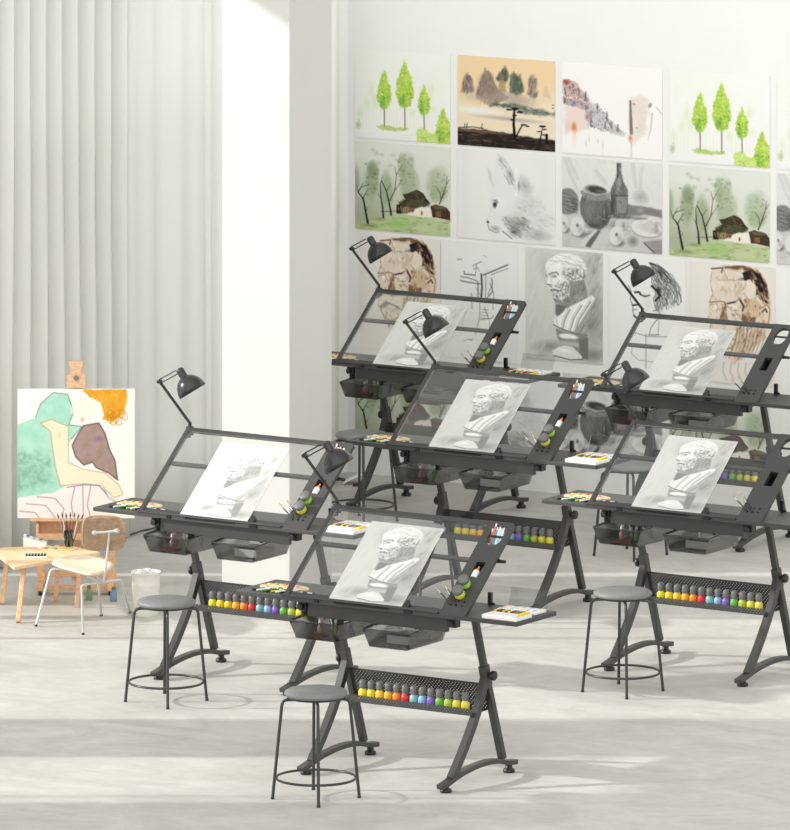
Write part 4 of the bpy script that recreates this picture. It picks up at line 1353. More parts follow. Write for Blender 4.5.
# under frame
MB().box(0.0, 0.70, 0.055, 0.075, 0.668, 0.731).build('apron', F, tab, 0.003)
for X in (0.0, 0.7):
    MB().box(X - 0.016, X + 0.016, 0.075, 0.33, 0.705, 0.731).build('support_arm', F, tab, 0.002)
MB().box(0.016, 0.684, 0.255, 0.275, 0.705, 0.731).build('cross_beam', F, tab, 0.002)
for x0 in (-0.045, 0.705):
    br = MB().box(x0, x0 + 0.04, 0.05, 0.09, 0.69, 0.731).box(x0 + 0.008, x0 + 0.032, 0.03, 0.05, 0.697, 0.718)
    br.build('tray_bracket', M['black'], tab, 0.002)
rd = [(-0.345, 0.021), (1.060, 0.021), (1.065, 0.026), (1.065, 0.335), (1.060, 0.340), (-0.345, 0.340), (-0.350, 0.335), (-0.350, 0.026)]
MB().prism(rd, lambda a, b, k: (a, b, k), 0.731, 0.7485).build('tabletop', M['panel'], tab, 0.002)
MB().box(0.735, 0.752, 0.318, 0.334, 0.7485, 0.800).box(0.752, 0.764, 0.322, 0.332, 0.7485, 0.757).build('end_stop', M['black'], tab, 0.001)

# tilting board with its glass
m = MB()
bdbox(m, -0.015, 0.008, 0.0, BL, -0.014, 0.0)
m.build('side_rail', F, tab, 0.002)
m = MB()
bdbox(m, 0.008, 0.768, BL - 0.024, BL, -0.014, 0.0)
m.build('top_rail', F, tab, 0.002)
m = MB()
bdbox(m, 0.008, 0.768, 0.293, 0.312, -0.020, -0.006)
m.build('cross_rail', F, tab, 0.002)
m = MB()
bdbox(m, 0.008, 0.768, 0.0, 0.026, -0.014, -0.0055)
bdbox(m, -0.015, 0.768, -0.012, 0.0, -0.014, 0.010)
m.build('pencil_ledge', F, tab, 0.001)
m = MB()
bdbox(m, 0.0085, 0.768, 0.0265, BL - 0.0245, -0.0055, -0.001)
m.build('glass_top', M['glass'], tab)
m = MB()
bdbox(m, 0.150, 0.172, -0.020, -0.012, -0.010, 0.004)
bdbox(m, 0.600, 0.640, -0.020, -0.012, -0.010, 0.004)
bdbox(m, 0.250, 0.520, -0.016, -0.012, -0.004, 0.003)
m.build('ledge_catch', M['black'], tab)
m = MB()
bdbox(m, 0.588, 0.606, 0.0, 0.040, 0.0, 0.006)
bdbox(m, 0.606, 0.614, 0.0, 0.026, 0.0, 0.006)
m.build('paper_stop', M['black'], tab)
# organiser panel with its oval cup hole, slot and pen holes
outer = [(0.770, -0.010), (0.889, -0.010), (0.897, -0.002), (0.897, 0.506), (0.888, 0.515), (0.770, 0.515)]
oval = [(0.8385 + 0.036 * math.copysign(abs(math.cos(q)) ** 0.75, math.cos(q)), 0.437 + 0.054 * math.copysign(abs(math.sin(q)) ** 0.75, math.sin(q))) for q in [2 * PI * i / 28 for i in range(28)]]
slot = [(0.816, 0.204), (0.860, 0.204), (0.860, 0.289), (0.816, 0.289)]
pens = [ellipse(0.803 + 0.027 * i, 0.047 + 0.022 * j, 0.0055, 0.0055, 8) for i in range(3) for j in range(2)]
m = MB().plate(outer, [oval, slot] + pens, bp, 0.0, -0.018)
m.build('organiser_panel', M['panel'], tab)
m = MB()
bdbox(m, 0.803, 0.874, 0.433, 0.441, -0.010, -0.004)
m.build('cup_divider', M['black'], tab)
m = MB()
bdbox(m, 0.812, 0.864, 0.200, 0.293, -0.050, -0.047)
bdbox(m, 0.812, 0.815, 0.200, 0.293, -0.047, -0.019)
bdbox(m, 0.861, 0.864, 0.200, 0.293, -0.047, -0.019)
bdbox(m, 0.815, 0.861, 0.200, 0.203, -0.047, -0.019)
bdbox(m, 0.815, 0.861, 0.290, 0.293, -0.047, -0.019)
m.build('slot_well', M['black'], tab)
m = MB()
bdbox(m, 0.897, 0.930, 0.318, 0.330, -0.030, -0.022)
bdbox(m, 0.880, 0.898, 0.316, 0.332, -0.030, -0.018)
m.build('side_hook', M['black'], tab)
MB().path([(0.62, 0.31, 0.749), tuple(bp(0.778, 0.40, -0.019))], 0.010, 0.010).build('tilt_strut', F, tab)


def drawer(x0, x1):
    yf, yb, zt, zb = 0.030, 0.335, 0.648, 0.575
    ins = 0.028
    t = [(x0, yf, zt), (x1, yf, zt), (x1, yb, zt + 0.02), (x0, yb, zt + 0.02)]
    b = [(x0 + ins, yf + 0.012, zb), (x1 - ins, yf + 0.012, zb), (x1 - ins, yb - 0.012, zb), (x0 + ins, yb - 0.012, zb)]
    d = MB().add(t + b, [(4, 5, 6, 7), (0, 1, 5, 4), (1, 2, 6, 5), (2, 3, 7, 6), (3, 0, 4, 7)]).build('drawer', M['smoke'], tab, solid=0.003)
    r = MB()
    for i in range(4):
        r.path([t[i], t[(i + 1) % 4]], 0.004, 0.004)
    r.build('drawer_rim', F, d)
    for x in (x0 + 0.02, x1 - 0.02):
        MB().box(x - 0.006, x + 0.006, 0.10, 0.30, 0.655, 0.705).build('drawer_hanger', M['black'], d)
    return d


drawer(-0.075, 0.175)
drawer(0.295, 0.535)


def tree_copy(src, loc, label):
    return dup(src, loc, label)


def everywhere(o, labels):
    """the thing o stands on the front table; stand a copy in the same spot on every table that shows it (labels: None = not shown)"""
    o['label'] = labels[0]
    for i in range(1, 6):
        if labels[i]:
            dup(o, None, labels[i], Vector((*TABLES[i][0], 0)) - ORIG)


for i in range(1, 6):
    dup(tab, (*TABLES[i][0], 0), TABLE_LABELS[i])
NAMES = [t[1] for t in TABLES]
ALL6 = range(6)


def W(x, y, z):
    """a point of the front table in the room"""
    return ORIG + Vector((x, y, z))


# drawings on the boards
def on_board(a, b, k):
    return bp(0.214 + 0.365 * a, 0.442 - 0.436 * b, 0.0022 - k)


d = sheet('drawing', bust, lambda a, b, k: on_board(a, b, k) - bp(0.214, 0.006, 0), 0.0018, mul=0.78, add=54)
d.location = W(*bp(0.214, 0.006, 0))
tag(d, '', 'drawing', 'bust drawings on the boards')
everywhere(d, [f'pencil drawing of a bearded bust lying on the glass of the {n}' for n in NAMES])

# ------------------------------------------------------------------ desk lamps
L0 = Vector((-0.106, 0.448, 1.068))


def lp(x, z, y=0.448):
    return Vector((x - 0.018, y, z - 0.012)) - L0


lamp = thing('desk_lamp', '', 'desk lamp', W(*L0), 'clamp lamps on the boards')
cl = MB()
cl.box(-0.013, 0.013, -0.011, 0.011, -0.028, 0.012).box(-0.013, 0.013, -0.040, -0.011, -0.036, -0.028)
cl.tube([(0, 0, 0.012), (0, 0, 0.030)], 0.008, 12)
cl.build('clamp', M['black'], lamp)
el = lp(-0.256, 1.283)
low = MB()
for dy in (-0.005, 0.005):
    low.tube([(0, dy, 0.026), el + Vector((0, dy, 0))], 0.0042, 8)
low.build('lower_arm', M['black'], lamp)
MB().tube([el + Vector((0, -0.012, 0)), el + Vector((0, 0.012, 0))], 0.009, 12).build('elbow_joint', M['black'], lamp)
MB().tube([el, el + Vector((-0.006, 0, 0.020))], 0.0022, 6).build('spring_pin', M['chrome'], lamp)
up = MB()
hd = lp(-0.163, 1.333)
for k in (-1, 1):
    off = Vector((0.35, 0, -0.6)).normalized() * 0.009 * k
    up.tube([el + off, hd + off], 0.0030, 8)
up.build('upper_arm', M['black'], lamp)
ax = Vector((0.50, 0.18, -0.845)).normalized()
top = lp(-0.146, 1.348)
MB().lathe([(0.006, -0.006), (0.016, -0.002), (0.0185, 0.006), (0.0185, 0.052), (0.021, 0.056)], top, ax, 22).build('lamp_neck', M['lamp'], lamp)
sh = MB().lathe([(0.020, 0.040), (0.030, 0.045), (0.045, 0.056), (0.058, 0.074), (0.066, 0.096), (0.069, 0.118), (0.067, 0.118), (0.063, 0.096), (0.055, 0.076), (0.042, 0.060), (0.018, 0.050)], top, ax, 30, cap0=False, cap1=False)
shade = sh.build('lamp_shade', M['lamp'], lamp)
MB().lathe([(0.010, 0.052), (0.013, 0.064), (0.022, 0.078), (0.023, 0.088), (0.016, 0.100), (0.0, 0.104)], top, ax, 18).build('bulb', M['white'], shade)
everywhere(lamp, [
    'black clamp lamp on the front table, its shade over the organiser of the left table',
    'black clamp lamp on the left table, in front of the pale curtain',
    'black clamp lamp on the middle table, in front of the rear left drawing',
    'black clamp lamp on the rear left table, over the brown head study',
    'black clamp lamp on the right table, before the rear right table tray',
    'black clamp lamp on the rear right table, over the curly head drawing'])

# ------------------------------------------------------------------ bottles on the shelves
BC = [(226, 210, 50), (230, 206, 54), (232, 196, 48), (236, 172, 50), (226, 140, 44), (206, 48, 52), (132, 178, 180), (140, 176, 206), (122, 92, 176), (104, 166, 72), (168, 184, 66), (206, 200, 70), (216, 204, 76)]
BN = ['yellow', 'yellow', 'golden yellow', 'amber', 'orange', 'red', 'pale teal', 'light blue', 'violet', 'green', 'lime green', 'yellow', 'pale yellow']
ORD = ['first', 'second', 'third', 'fourth', 'fifth', 'sixth', 'seventh', 'eighth', 'ninth', 'tenth', 'eleventh', 'twelfth', 'thirteenth']
bprof = [(0.0165, 0.0), (0.0188, 0.003), (0.0190, 0.036), (0.0175, 0.043), (0.0125, 0.048), (0.0115, 0.051)]
cprof = [(0.0140, 0.0), (0.0152, 0.003), (0.0156, 0.022), (0.0140, 0.031), (0.0090, 0.035), (0.0, 0.036)]
for i in range(13):
    b = MB().lathe(bprof, (0, 0, 0), (0, 0, 1), 18).build('paint_bottle', colour(BC[i], 0.4))
    cap = MB().lathe(cprof, (0, 0, 0.0513), (0, 0, 1), 18).build('cap', M['cap'], b)
    cap['label'] = 'dark grey screw cap'
    b.location = W(0.130 + 0.0430 * i, 0.285, 0.2893)
    tag(b, '', 'paint bottle', 'paint bottles on the table shelves')
    labs = [f'{BN[i]} paint bottle, {ORD[i]} from left on the lower shelf of the {n}' for n in NAMES]
    labs[3] = None
    everywhere(b, labs)

# ------------------------------------------------------------------ palette and pens on the left wing
TZ = 0.7488
pal = MB()
out = []
for i in range(40):
    q = 2 * PI * i / 40
    r = 1.0 - 0.20 * math.exp(-((q - 5.9) / 0.22) ** 2)
    out.append((0.118 * r * math.cos(q), 0.070 * r * math.sin(q)))
pal.plate(out, [ellipse(0.080, 0.012, 0.011, 0.009, 12)], lambda a, b, k: (a, b, k), 0.004, 0.0)
palette = pal.build('palette', M['palette'])
palette.location = W(-0.200, 0.180, TZ)
rs = random.Random(4)
for c in ((216, 120, 170), (240, 236, 226), (206, 96, 70), (150, 170, 90), (240, 214, 120), (230, 150, 90), (160, 190, 220), (236, 190, 200), (120, 110, 70)):
    k = len(palette.children)
    q = 0.6 + k * 0.55
    MB().lathe([(0.011, 0), (0.011, 0.003), (0.007, 0.006), (0, 0.007)], (0.078 * math.cos(q) - 0.014, 0.046 * math.sin(q), 0.004), (0, 0, 1), 12).build('paint_dab', colour(c, 0.35), palette)
tag(palette, '', 'palette', 'wooden palettes on the table wings')
everywhere(palette, [f'kidney-shaped wooden palette with paint dabs on the left end of the {n}' for n in NAMES])

PC = [('black', (34, 34, 34)), ('white', (236, 236, 232)), ('green', (104, 160, 70)), ('black', (30, 30, 30)), ('lime', (186, 208, 80)), ('white', (232, 232, 228)), ('black', (36, 36, 36)), ('teal', (70, 150, 160)), ('white', (240, 240, 236)), ('black', (32, 32, 32)), ('white', (240, 240, 238))]
for i, (cn, cc) in enumerate(PC):
    x = -0.285 + 0.024 * i
    p0, p1 = Vector((0, 0, 0.0045)), Vector((0.030, 0.052, 0.0045))
    pn = MB().tube([p0, p1], 0.0042, 8).build('marker_pen', colour(cc, 0.4))
    MB().tube([p1, p1 + (p1 - p0).normalized() * 0.012], 0.0034, 8).build('pen_cap', M['white' if cn == 'black' else 'black'], pn)
    pn.location = W(x, 0.060, TZ)
    tag(pn, '', 'pen', 'pens before the palettes')
    everywhere(pn, [f'{cn} marker pen, {ORD[i]} from left before the palette on the {n}' for n in NAMES])

# ------------------------------------------------------------------ pastels and watercolour tin on the right wing
NR = [n if i not in (4, 5) else None for i, n in enumerate(NAMES)]     # the two right-hand tables end outside the photograph
box = thing('pastel_box', '', 'pastel box', W(0.968, 0.098, TZ), 'pastel boxes on the table wings')
m = MB().box(-0.085, 0.085, -0.062, 0.062, 0.0, 0.004)
m.box(-0.085, 0.085, -0.062, -0.058, 0.004, 0.016).box(-0.085, 0.085, 0.058, 0.062, 0.004, 0.022)
m.box(-0.085, -0.081, -0.058, 0.058, 0.004, 0.016)
m.box(0.081, 0.085, -0.058, 0.058, 0.004, 0.016)
m.box(-0.081, 0.060, -0.058, 0.016, 0.004, 0.018)
m.build('tray', M['white'], box, 0.001)
m = MB()
for k in range(9):
    m.box(-0.078 + 0.0155 * k, -0.066 + 0.0155 * k, -0.050, 0.010, 0.0182, 0.0186)
m.build('printed_stripes', colour((222, 222, 218)), box)
MB().box(0.0615, 0.0805, -0.010, 0.056, 0.0045, 0.024).build('end_band', colour((226, 196, 40)), box, 0.001)
everywhere(box, [f'white pastel box with yellow end on the right end of the {n}' if n else None for n in NR])
SC = [('yellow', (220, 200, 60)), ('dark red', (130, 40, 50)), ('black', (40, 36, 40)), ('lime', (190, 206, 60)), ('maroon', (110, 40, 60)), ('yellow', (226, 204, 50)), ('purple', (70, 40, 90)), ('crimson', (180, 50, 80)), ('green', (90, 140, 60)), ('black', (36, 34, 36))]
for i, (cn, cc) in enumerate(SC):
    st = MB().tube([(0, -0.018, 0.0066), (0, 0.018, 0.0066)], 0.0062, 10).build('pastel_stick', colour(cc, 0.7))
    MB().tube([(0, -0.0205, 0.0066), (0, -0.018, 0.0066)], 0.0058, 10, r1=0.0062).build('tip', colour(cc, 0.7), st)
    st.location = W(0.896 + 0.0138 * i, 0.136, TZ + 0.0041)
    st.scale = (1, 1, 1.6)
    tag(st, '', 'pastel', 'pastel sticks in the white boxes')
    everywhere(st, [f'{cn} pastel stick, {ORD[i]} from left in the white box on the {n}' if n else None for n in NR])

tin = thing('watercolour_tin', '', 'paint set', W(0.945, 0.252, TZ), 'watercolour sets on the table wings')
MB().box(-0.095, 0.095, -0.045, 0.045, 0.0, 0.012).build('tray', M['white'], tin, 0.002)
WCOL = [(230, 176, 206), (176, 212, 222), (240, 230, 170), (216, 176, 210), (166, 194, 214), (240, 214, 160), (196, 218, 182), (234, 180, 166), (180, 202, 224), (220, 206, 140)]
for k, c in enumerate(WCOL):
    x, y = -0.078 + 0.039 * (k % 5), -0.020 + 0.040 * (k // 5)
    MB().lathe([(0.0105, 0.0), (0.0105, 0.002), (0.0, 0.0025)], (x, y, 0.0122), (0, 0, 1), 14).build('paint_pan', colour(c, 0.4), tin)
lid = MB().hexa([(-0.095, 0.045, 0.012), (0.095, 0.045, 0.012), (0.095, 0.0475, 0.012), (-0.095, 0.0475, 0.012), (-0.095, 0.070, 0.085), (0.095, 0.070, 0.085), (0.095, 0.0725, 0.085), (-0.095, 0.0725, 0.085)])
lid.build('clear_lid', M['acrylic'], tin)
everywhere(tin, [f'watercolour set with upright clear lid behind the pastels on the {n}' if n else None for n in NR])

# ------------------------------------------------------------------ things in the organiser panel
VC = [('orange', (206, 110, 64)), ('blue', (70, 150, 180)), ('white', (234, 234, 230)), ('pale blue', (170, 206, 224)), ('white', (228, 228, 226)), ('brown', (150, 104, 84))]
for i, (cn, cc) in enumerate(VC):
    s0, t0 = 0.817 + 0.0105 * i, 0.402 + 0.004 * (i % 3)
    if i == 5:
        s0, t0 = 0.818, 0.396
    p0 = bp(s0, t0, -0.026)
    ln = 0.066 if i != 0 else 0.085
    dr = (EY + EN * 0.36).normalized()
    tb = MB().tube([(0, 0, 0), dr * ln], 0.0055, 10).build('paint_tube', colour(cc, 0.4))
    MB().tube([dr * ln, dr * (ln + 0.014)], 0.0035, 8).build('tube_cap', M['white'], tb)
    if i == 5:
        tb.rotation_euler = (0, 0, 0.25)
    tb.location = W(*p0)
    tag(tb, '', 'paint tube', 'tubes standing in the organiser holes')
    labs = [f'{cn} paint tube, {ORD[i]} in the oval organiser hole of the {n}' for n in NAMES]
    labs[4] = labs[5] = None
    everywhere(tb, labs)
NP = [n if i not in (4, 5) else None for i, n in enumerate(NAMES)]
gb = MB().tube([(0, 0, 0), EY * 0.034], 0.0145, 14).build('glue_bottle', M['white'])
MB().tube([EY * 0.0345, EY * 0.050], 0.013, 14, r1=0.006).tube([EY * 0.050, EY * 0.062], 0.004, 10).build('orange_nozzle', colour((232, 134, 40)), gb)
gb.location = W(*bp(0.834, 0.206, -0.008))
tag(gb, '', 'glue bottle', 'glue bottles lying in the organiser slots')
everywhere(gb, [f'small white bottle with orange nozzle in the organiser slot of the {n}' if n else None for n in NP])
mk = MB().tube([(0, 0, 0), EY * 0.040], 0.0055, 10).build('marker_pen', colour((80, 120, 160)))
mk.location = W(*bp(0.8535, 0.228, -0.014))
tag(mk, '', 'pen', 'blue markers in the organiser slots')
everywhere(mk, [f'short blue marker beside the glue bottle in the slot of the {n}' if n else None for n in NP])
for i, (cn, cc, t) in enumerate((('lime green', (160, 206, 72), 0.157), ('yellow', (206, 212, 74), 0.099))):
    j = MB().lathe([(0.021, 0.0), (0.023, 0.003), (0.023, 0.020), (0.021, 0.024)], (0, 0, 0), EN, 22).build('paint_jar', colour(cc, 0.35))
    MB().lathe([(0.0235, 0.0242), (0.0245, 0.027), (0.0245, 0.042), (0.022, 0.045), (0, 0.0455)], (0, 0, 0), EN, 22).build('jar_lid', M['cap'], j)
    j.location = W(*bp(0.826, t, 0.0005))
    tag(j, '', 'paint jar', 'paint jars on the organisers')
    everywhere(j, [f'{cn} paint jar with dark lid on the organiser panel of the {n}' if n else None for n in NP])
for i in range(3):
    dr = (Vector((-0.80, 0.15, 0.58)) + Vector((0, 0.10 * i, 0.05 * i))).normalized()
    ln = 0.085 - 0.006 * i
    bs = MB().tube([dr * 0.003, dr * ln], 0.0030, 8).build('paintbrush', colour((58, 52, 48)))
    MB().tube([dr * (ln - 0.016), dr * (ln + 0.002)], 0.0033, 8).build('ferrule', M['chrome'], bs)
    MB().lathe([(0.0032, ln + 0.002), (0.0040, ln + 0.008), (0.0006, ln + 0.020)], (0, 0, 0), dr, 8).build('bristles', colour((176, 150, 120)), bs)
    bs.location = W(*bp(0.803 + 0.027 * i * 0.5, 0.047 + 0.022 * (i % 2), 0.0036))
    tag(bs, '', 'paintbrush', 'brushes leaning out of the organiser pen holes')
    everywhere(bs, [f'thin dark brush, {ORD[i]} leaning from the pen holes of the {n}' for n in NAMES])

# ------------------------------------------------------------------ in the hanging drawers
DC = [('pink', (206, 172, 170), -0.02, 0.20), ('rose', (196, 150, 146), 0.02, 0.12), ('green', (130, 160, 90), 0.075, 0.16), ('blue', (80, 90, 190), 0.120, 0.21)]
for i, (cn, cc, x, y) in enumerate(DC):
    b = MB().lathe([(0.012, 0.0), (0.012, 0.034), (0.005, 0.042), (0.004, 0.052)], (0, 0, 0), (0, 0, 1), 14).build('dropper_bottle', colour(cc, 0.3))
    MB().lathe([(0.006, 0.0525), (0.006, 0.062), (0.003, 0.070), (0.0, 0.071)], (0, 0, 0), (0, 0, 1), 12).build('dropper_cap', M['white'], b)
    b.location = W(x, y, 0.5785)
    tag(b, '', 'bottle', 'small bottles in the left drawers')
    everywhere(b, [f'small {cn} bottle, {ORD[i]} from left in the smoked drawer of the {n}' for n in NAMES])
er = MB().box(-0.035, 0.035, -0.03, 0.03, 0.0, 0.012).build('eraser_block', colour((160, 104, 100)), bevel=0.003)
er.location = W(0.04, 0.085, 0.5785)
tag(er, '', 'eraser', 'reddish blocks in the left drawers')
everywhere(er, [f'flat reddish block at the front of the left drawer of the {n}' for n in NAMES])
nb = MB().box(-0.06, 0.06, -0.075, 0.075, 0.0, 0.034).build('paper_pad', M['paper'])
MB().box(-0.061, 0.061, -0.076, -0.04, 0.0345, 0.036).build('binding', colour((150, 150, 148)), nb)
nb.location = W(0.415, 0.20, 0.5785)
tag(nb, '', 'paper pad', 'paper pads in the right drawers')
everywhere(nb, [f'white paper pad inside the right smoked drawer of the {n}' for n in NAMES])

# ------------------------------------------------------------------ stools
SPOS = [(-17.353, 26.350), (-19.077, 27.757), (-19.173, 29.985), (-20.935, 32.209), (-17.488, 29.052), (-19.282, 32.107)]
stool = thing('stool', '', 'stool', (*SPOS[0], 0), 'round stools at the tables')
MB().lathe([(0.100, 0.428), (0.126, 0.430), (0.132, 0.438), (0.131, 0.446), (0.122, 0.453), (0.09, 0.459), (0.0, 0.462)], (0, 0, 0), (0, 0, 1), 40).build('seat', M['seat'], stool)
MB().lathe([(0.095, 0.420), (0.120, 0.4215), (0.120, 0.4275)], (0, 0, 0), (0, 0, 1), 32).build('seat_plate', M['stool_leg'], stool)
IR, DP = Vector((CS, SN, 0)), Vector((-SN, CS, 0))
for k in range(4):
    a = math.radians(4 + 90 * k)
    dr = IR * math.cos(a) + DP * math.sin(a)
    pts = [dr * 0.181 + Vector((0, 0, 0.004)), dr * 0.143 + Vector((0, 0, 0.385))] + [Vector(q) for q in bez(tuple(dr * 0.141 + Vector((0, 0, 0.395))), tuple(dr * 0.138 + Vector((0, 0, 0.414))), tuple(dr * 0.112 + Vector((0, 0, 0.414))), 6)] + [dr * 0.05 + Vector((0, 0, 0.414))]
    lg = MB().tube(pts, 0.0068, 10).build('leg', M['stool_leg'], stool)
    MB().lathe([(0.0080, 0.0), (0.0080, 0.008), (0.0070, 0.010)], dr * 0.181, (0, 0, 1), 10).build('foot_cap', M['black'], lg)
MB().tube([(0.166 * math.cos(2 * PI * i / 48), 0.166 * math.sin(2 * PI * i / 48), 0.0876) for i in range(48)], 0.0055, 8, closed=True).build('foot_ring', M['stool_leg'], stool)
SL = ['grey-seated round stool nearest the camera, before the front table', 'grey-seated round stool before the left table beside the metal bin',
      'round stool behind the front table drawing, before the middle table', 'round stool behind the palette of the middle table, before the rear left table',
      'dark-seated round stool before the right table', 'round stool behind the right table palette, before the rear right table']
stool['label'] = SL[0]
for i in range(1, 6):
    dup(stool, (*SPOS[i], 0), SL[i])


# ------------------------------------------------------------------ easel, canvas, desk and chair at the far left
FPX, CYV = 7571.486, -749.06


def at(u, v, z):
    """the point at height z seen at (u, v) of the photograph: how the left corner was measured"""
    d = FPX * (CAM_H - z) / (v - CYV)
    X = (u - 395) / FPX * d
    return Vector((X * CS - d * SN, X * SN + d * CS, z))


EB = Vector((-20.965, 29.740, 0))


def e(r, d, z):
    """easel frame: r to the right along the canvas, d away from the camera"""
    return IR * r + DP * d + Vector((0, 0, z))


easel = thing('easel', 'pine studio easel holding the colour painting at the left', 'easel', EB)


def ebox(m, r0, r1, d0, d1, z0, z1):
    return m.hexa([e(r0, d0, z0), e(r1, d0, z0), e(r1, d1, z0), e(r0, d1, z0), e(r0, d0, z1), e(r1, d0, z1), e(r1, d1, z1), e(r0, d1, z1)])


for r in (-0.170, 0.166):
    m = ebox(MB(), r - 0.018, r + 0.018, -0.06, 0.26, 0.022, 0.056)
    rn = m.build('base_runner', M['pine'], easel, 0.006)
    for dd in (-0.04, 0.23):
        MB().tube([e(r - 0.008, dd, 0.011), e(r + 0.008, dd, 0.011)], 0.0105, 12).tube([e(r, dd, 0.011), e(r, dd, 0.026)], 0.005, 8).build('caster', M['black'], rn)
    ebox(MB(), r - 0.020, r + 0.020, 0.04, 0.058, 0.056, 0.264).build('upright', M['pine'], easel, 0.002)
ebox(MB(), -0.150, 0.146, -0.03, 0.005, 0.022, 0.044).build('cross_bar', M['pine'], easel, 0.002)
ebox(MB(), -0.150, 0.146, 0.045, 0.068, 0.075, 0.098).build('cross_bar', M['pine'], easel, 0.002)
ebox(MB(), -0.150, 0.146, 0.045, 0.068, 0.150, 0.168).build('cross_bar', M['pine'], easel, 0.002)
ebox(MB(), -0.024, 0.024, 0.085, 0.105, 0.05, 1.02).build('mast', M['pine'], easel, 0.002)
m = ebox(MB(), -0.19, 0.19, -0.03, 0.075, 0.265, 0.277)
ebox(m, -0.19, 0.19, 0.060, 0.075, 0.277, 0.350)
ebox(m, -0.19, -0.178, -0.03, 0.060, 0.277, 0.340)
ebox(m, 0.178, 0.19, -0.03, 0.060, 0.277, 0.340)
ebox(m, -0.178, 0.178, -0.03, -0.020, 0.277, 0.295)
ebox(m, -0.06, -0.052, -0.02, 0.060, 0.277, 0.330)
m.build('tray_box', M['pine'], easel, 0.001)
ebox(MB(), -0.22, 0.22, -0.012, 0.059, 0.3505, 0.362).build('canvas_ledge', M['pine'], easel, 0.001)
cl = MB().prism([(-0.046, 0.985), (0.046, 0.985), (0.046, 1.045), (0.026, 1.058), (0.026, 1.086), (0.034, 1.094), (0.034, 1.112), (-0.034, 1.112), (-0.034, 1.094), (-0.026, 1.086), (-0.026, 1.058), (-0.046, 1.045)], lambda a, b, k: e(a, k, b), 0.020, 0.060)
ch = cl.build('top_clamp', M['pine'], easel, 0.002)
MB().tube([e(0, 0.008, 1.035), e(0, 0.020, 1.035)], 0.012, 14).build('clamp_knob', colour((120, 118, 116)), ch)
ebox(MB(), -0.024, 0.024, 0.060, 0.084, 0.99, 1.06).build('clamp_slider', M['pine'], easel, 0.001)

pa = art_abstract()
CW, CZ0, CZ1 = 0.281, 0.3625, 0.982
pz = CZ0 - 0.07
pt = sheet('painting', pa, lambda a, b, k: e(-CW + 2 * CW * a, -0.0 + k, (CZ1 - 0.3625) * (1 - b)), 0.022)
pt.location = EB + DP * 0.010 + Vector((0, 0, CZ0))
tag(pt, 'colour painting in teal, orange and mauve on the pine easel', 'painting')

red = MB().box(-0.055, 0.055, -0.02, 0.02, 0.0, 0.022).build('folded_cloth', colour((206, 84, 96), 0.9), bevel=0.008)
red.location = EB + e(-0.045, 0.056, 0.1685)
red.rotation_euler = (0, 0, YAW)
tag(red, 'small folded red cloth low on the easel crossbar behind the chair', 'cloth')

# desk
DT = 0.262
c1 = at(100, 552, DT)
c2 = at(14, 567, DT)
c3 = at(-10, 548, DT)
c4 = at(66, 544.5, DT)
dk0 = at(60, 606, 0)
desk = thing('desk', 'light wooden desk at the left edge under the paints', 'desk', dk0)
poly = [(p - dk0) for p in (c2, c1, c4, c3)]
MB().add([(p.x, p.y, DT - 0.016) for p in poly] + [(p.x, p.y, DT) for p in poly], [(3, 2, 1, 0), (4, 5, 6, 7), (0, 1, 5, 4), (1, 2, 6, 5), (2, 3, 7, 6), (3, 0, 4, 7)]).build('desktop', M['desk'], desk, 0.003)
cen = (c1 + c2 + c3 + c4) / 4
for c, fu in ((c1, at(77, 606, 0.006)), (c2, at(18, 622, 0.006)), (c3, at(2, 603, 0.006)), (c4, at(56, 600, 0.006))):
    tp = cen + (c - cen) * 0.66
    tp.z = DT - 0.017
    MB().path([fu - dk0, tp - dk0], 0.026, 0.022, tuple(IR)).build('leg', M['pine'], desk, 0.002)


def on_desk(u, v):
    return at(u, v, DT + 0.0005)


dp0 = on_desk(56, 548.5)
plt = MB().plate(ellipse(0, 0, 0.105, 0.062, 36), [ellipse(0.072, 0.01, 0.011, 0.009, 12)], lambda a, b, k: (a, b, k), 0.005, 0.0)
dpal = plt.build('palette', M['palette'])
dpal.location = dp0
dpal.rotation_euler = (0, 0, YAW - 0.25)
for k, c in enumerate(((60, 60, 66), (206, 90, 70), (96, 150, 90), (80, 130, 180), (236, 210, 90), (240, 238, 230), (190, 120, 60), (120, 160, 110), (226, 180, 60))):
    q = 0.7 + 0.6 * k
    MB().lathe([(0.011, 0.0), (0.011, 0.003), (0.006, 0.006), (0, 0.007)], (0.078 * math.cos(q) - 0.006, 0.044 * math.sin(q), 0.005), (0, 0, 1), 12).build('paint_dab', colour(c, 0.35), dpal)
tag(dpal, 'wooden palette with many paint dabs on the light desk', 'palette')

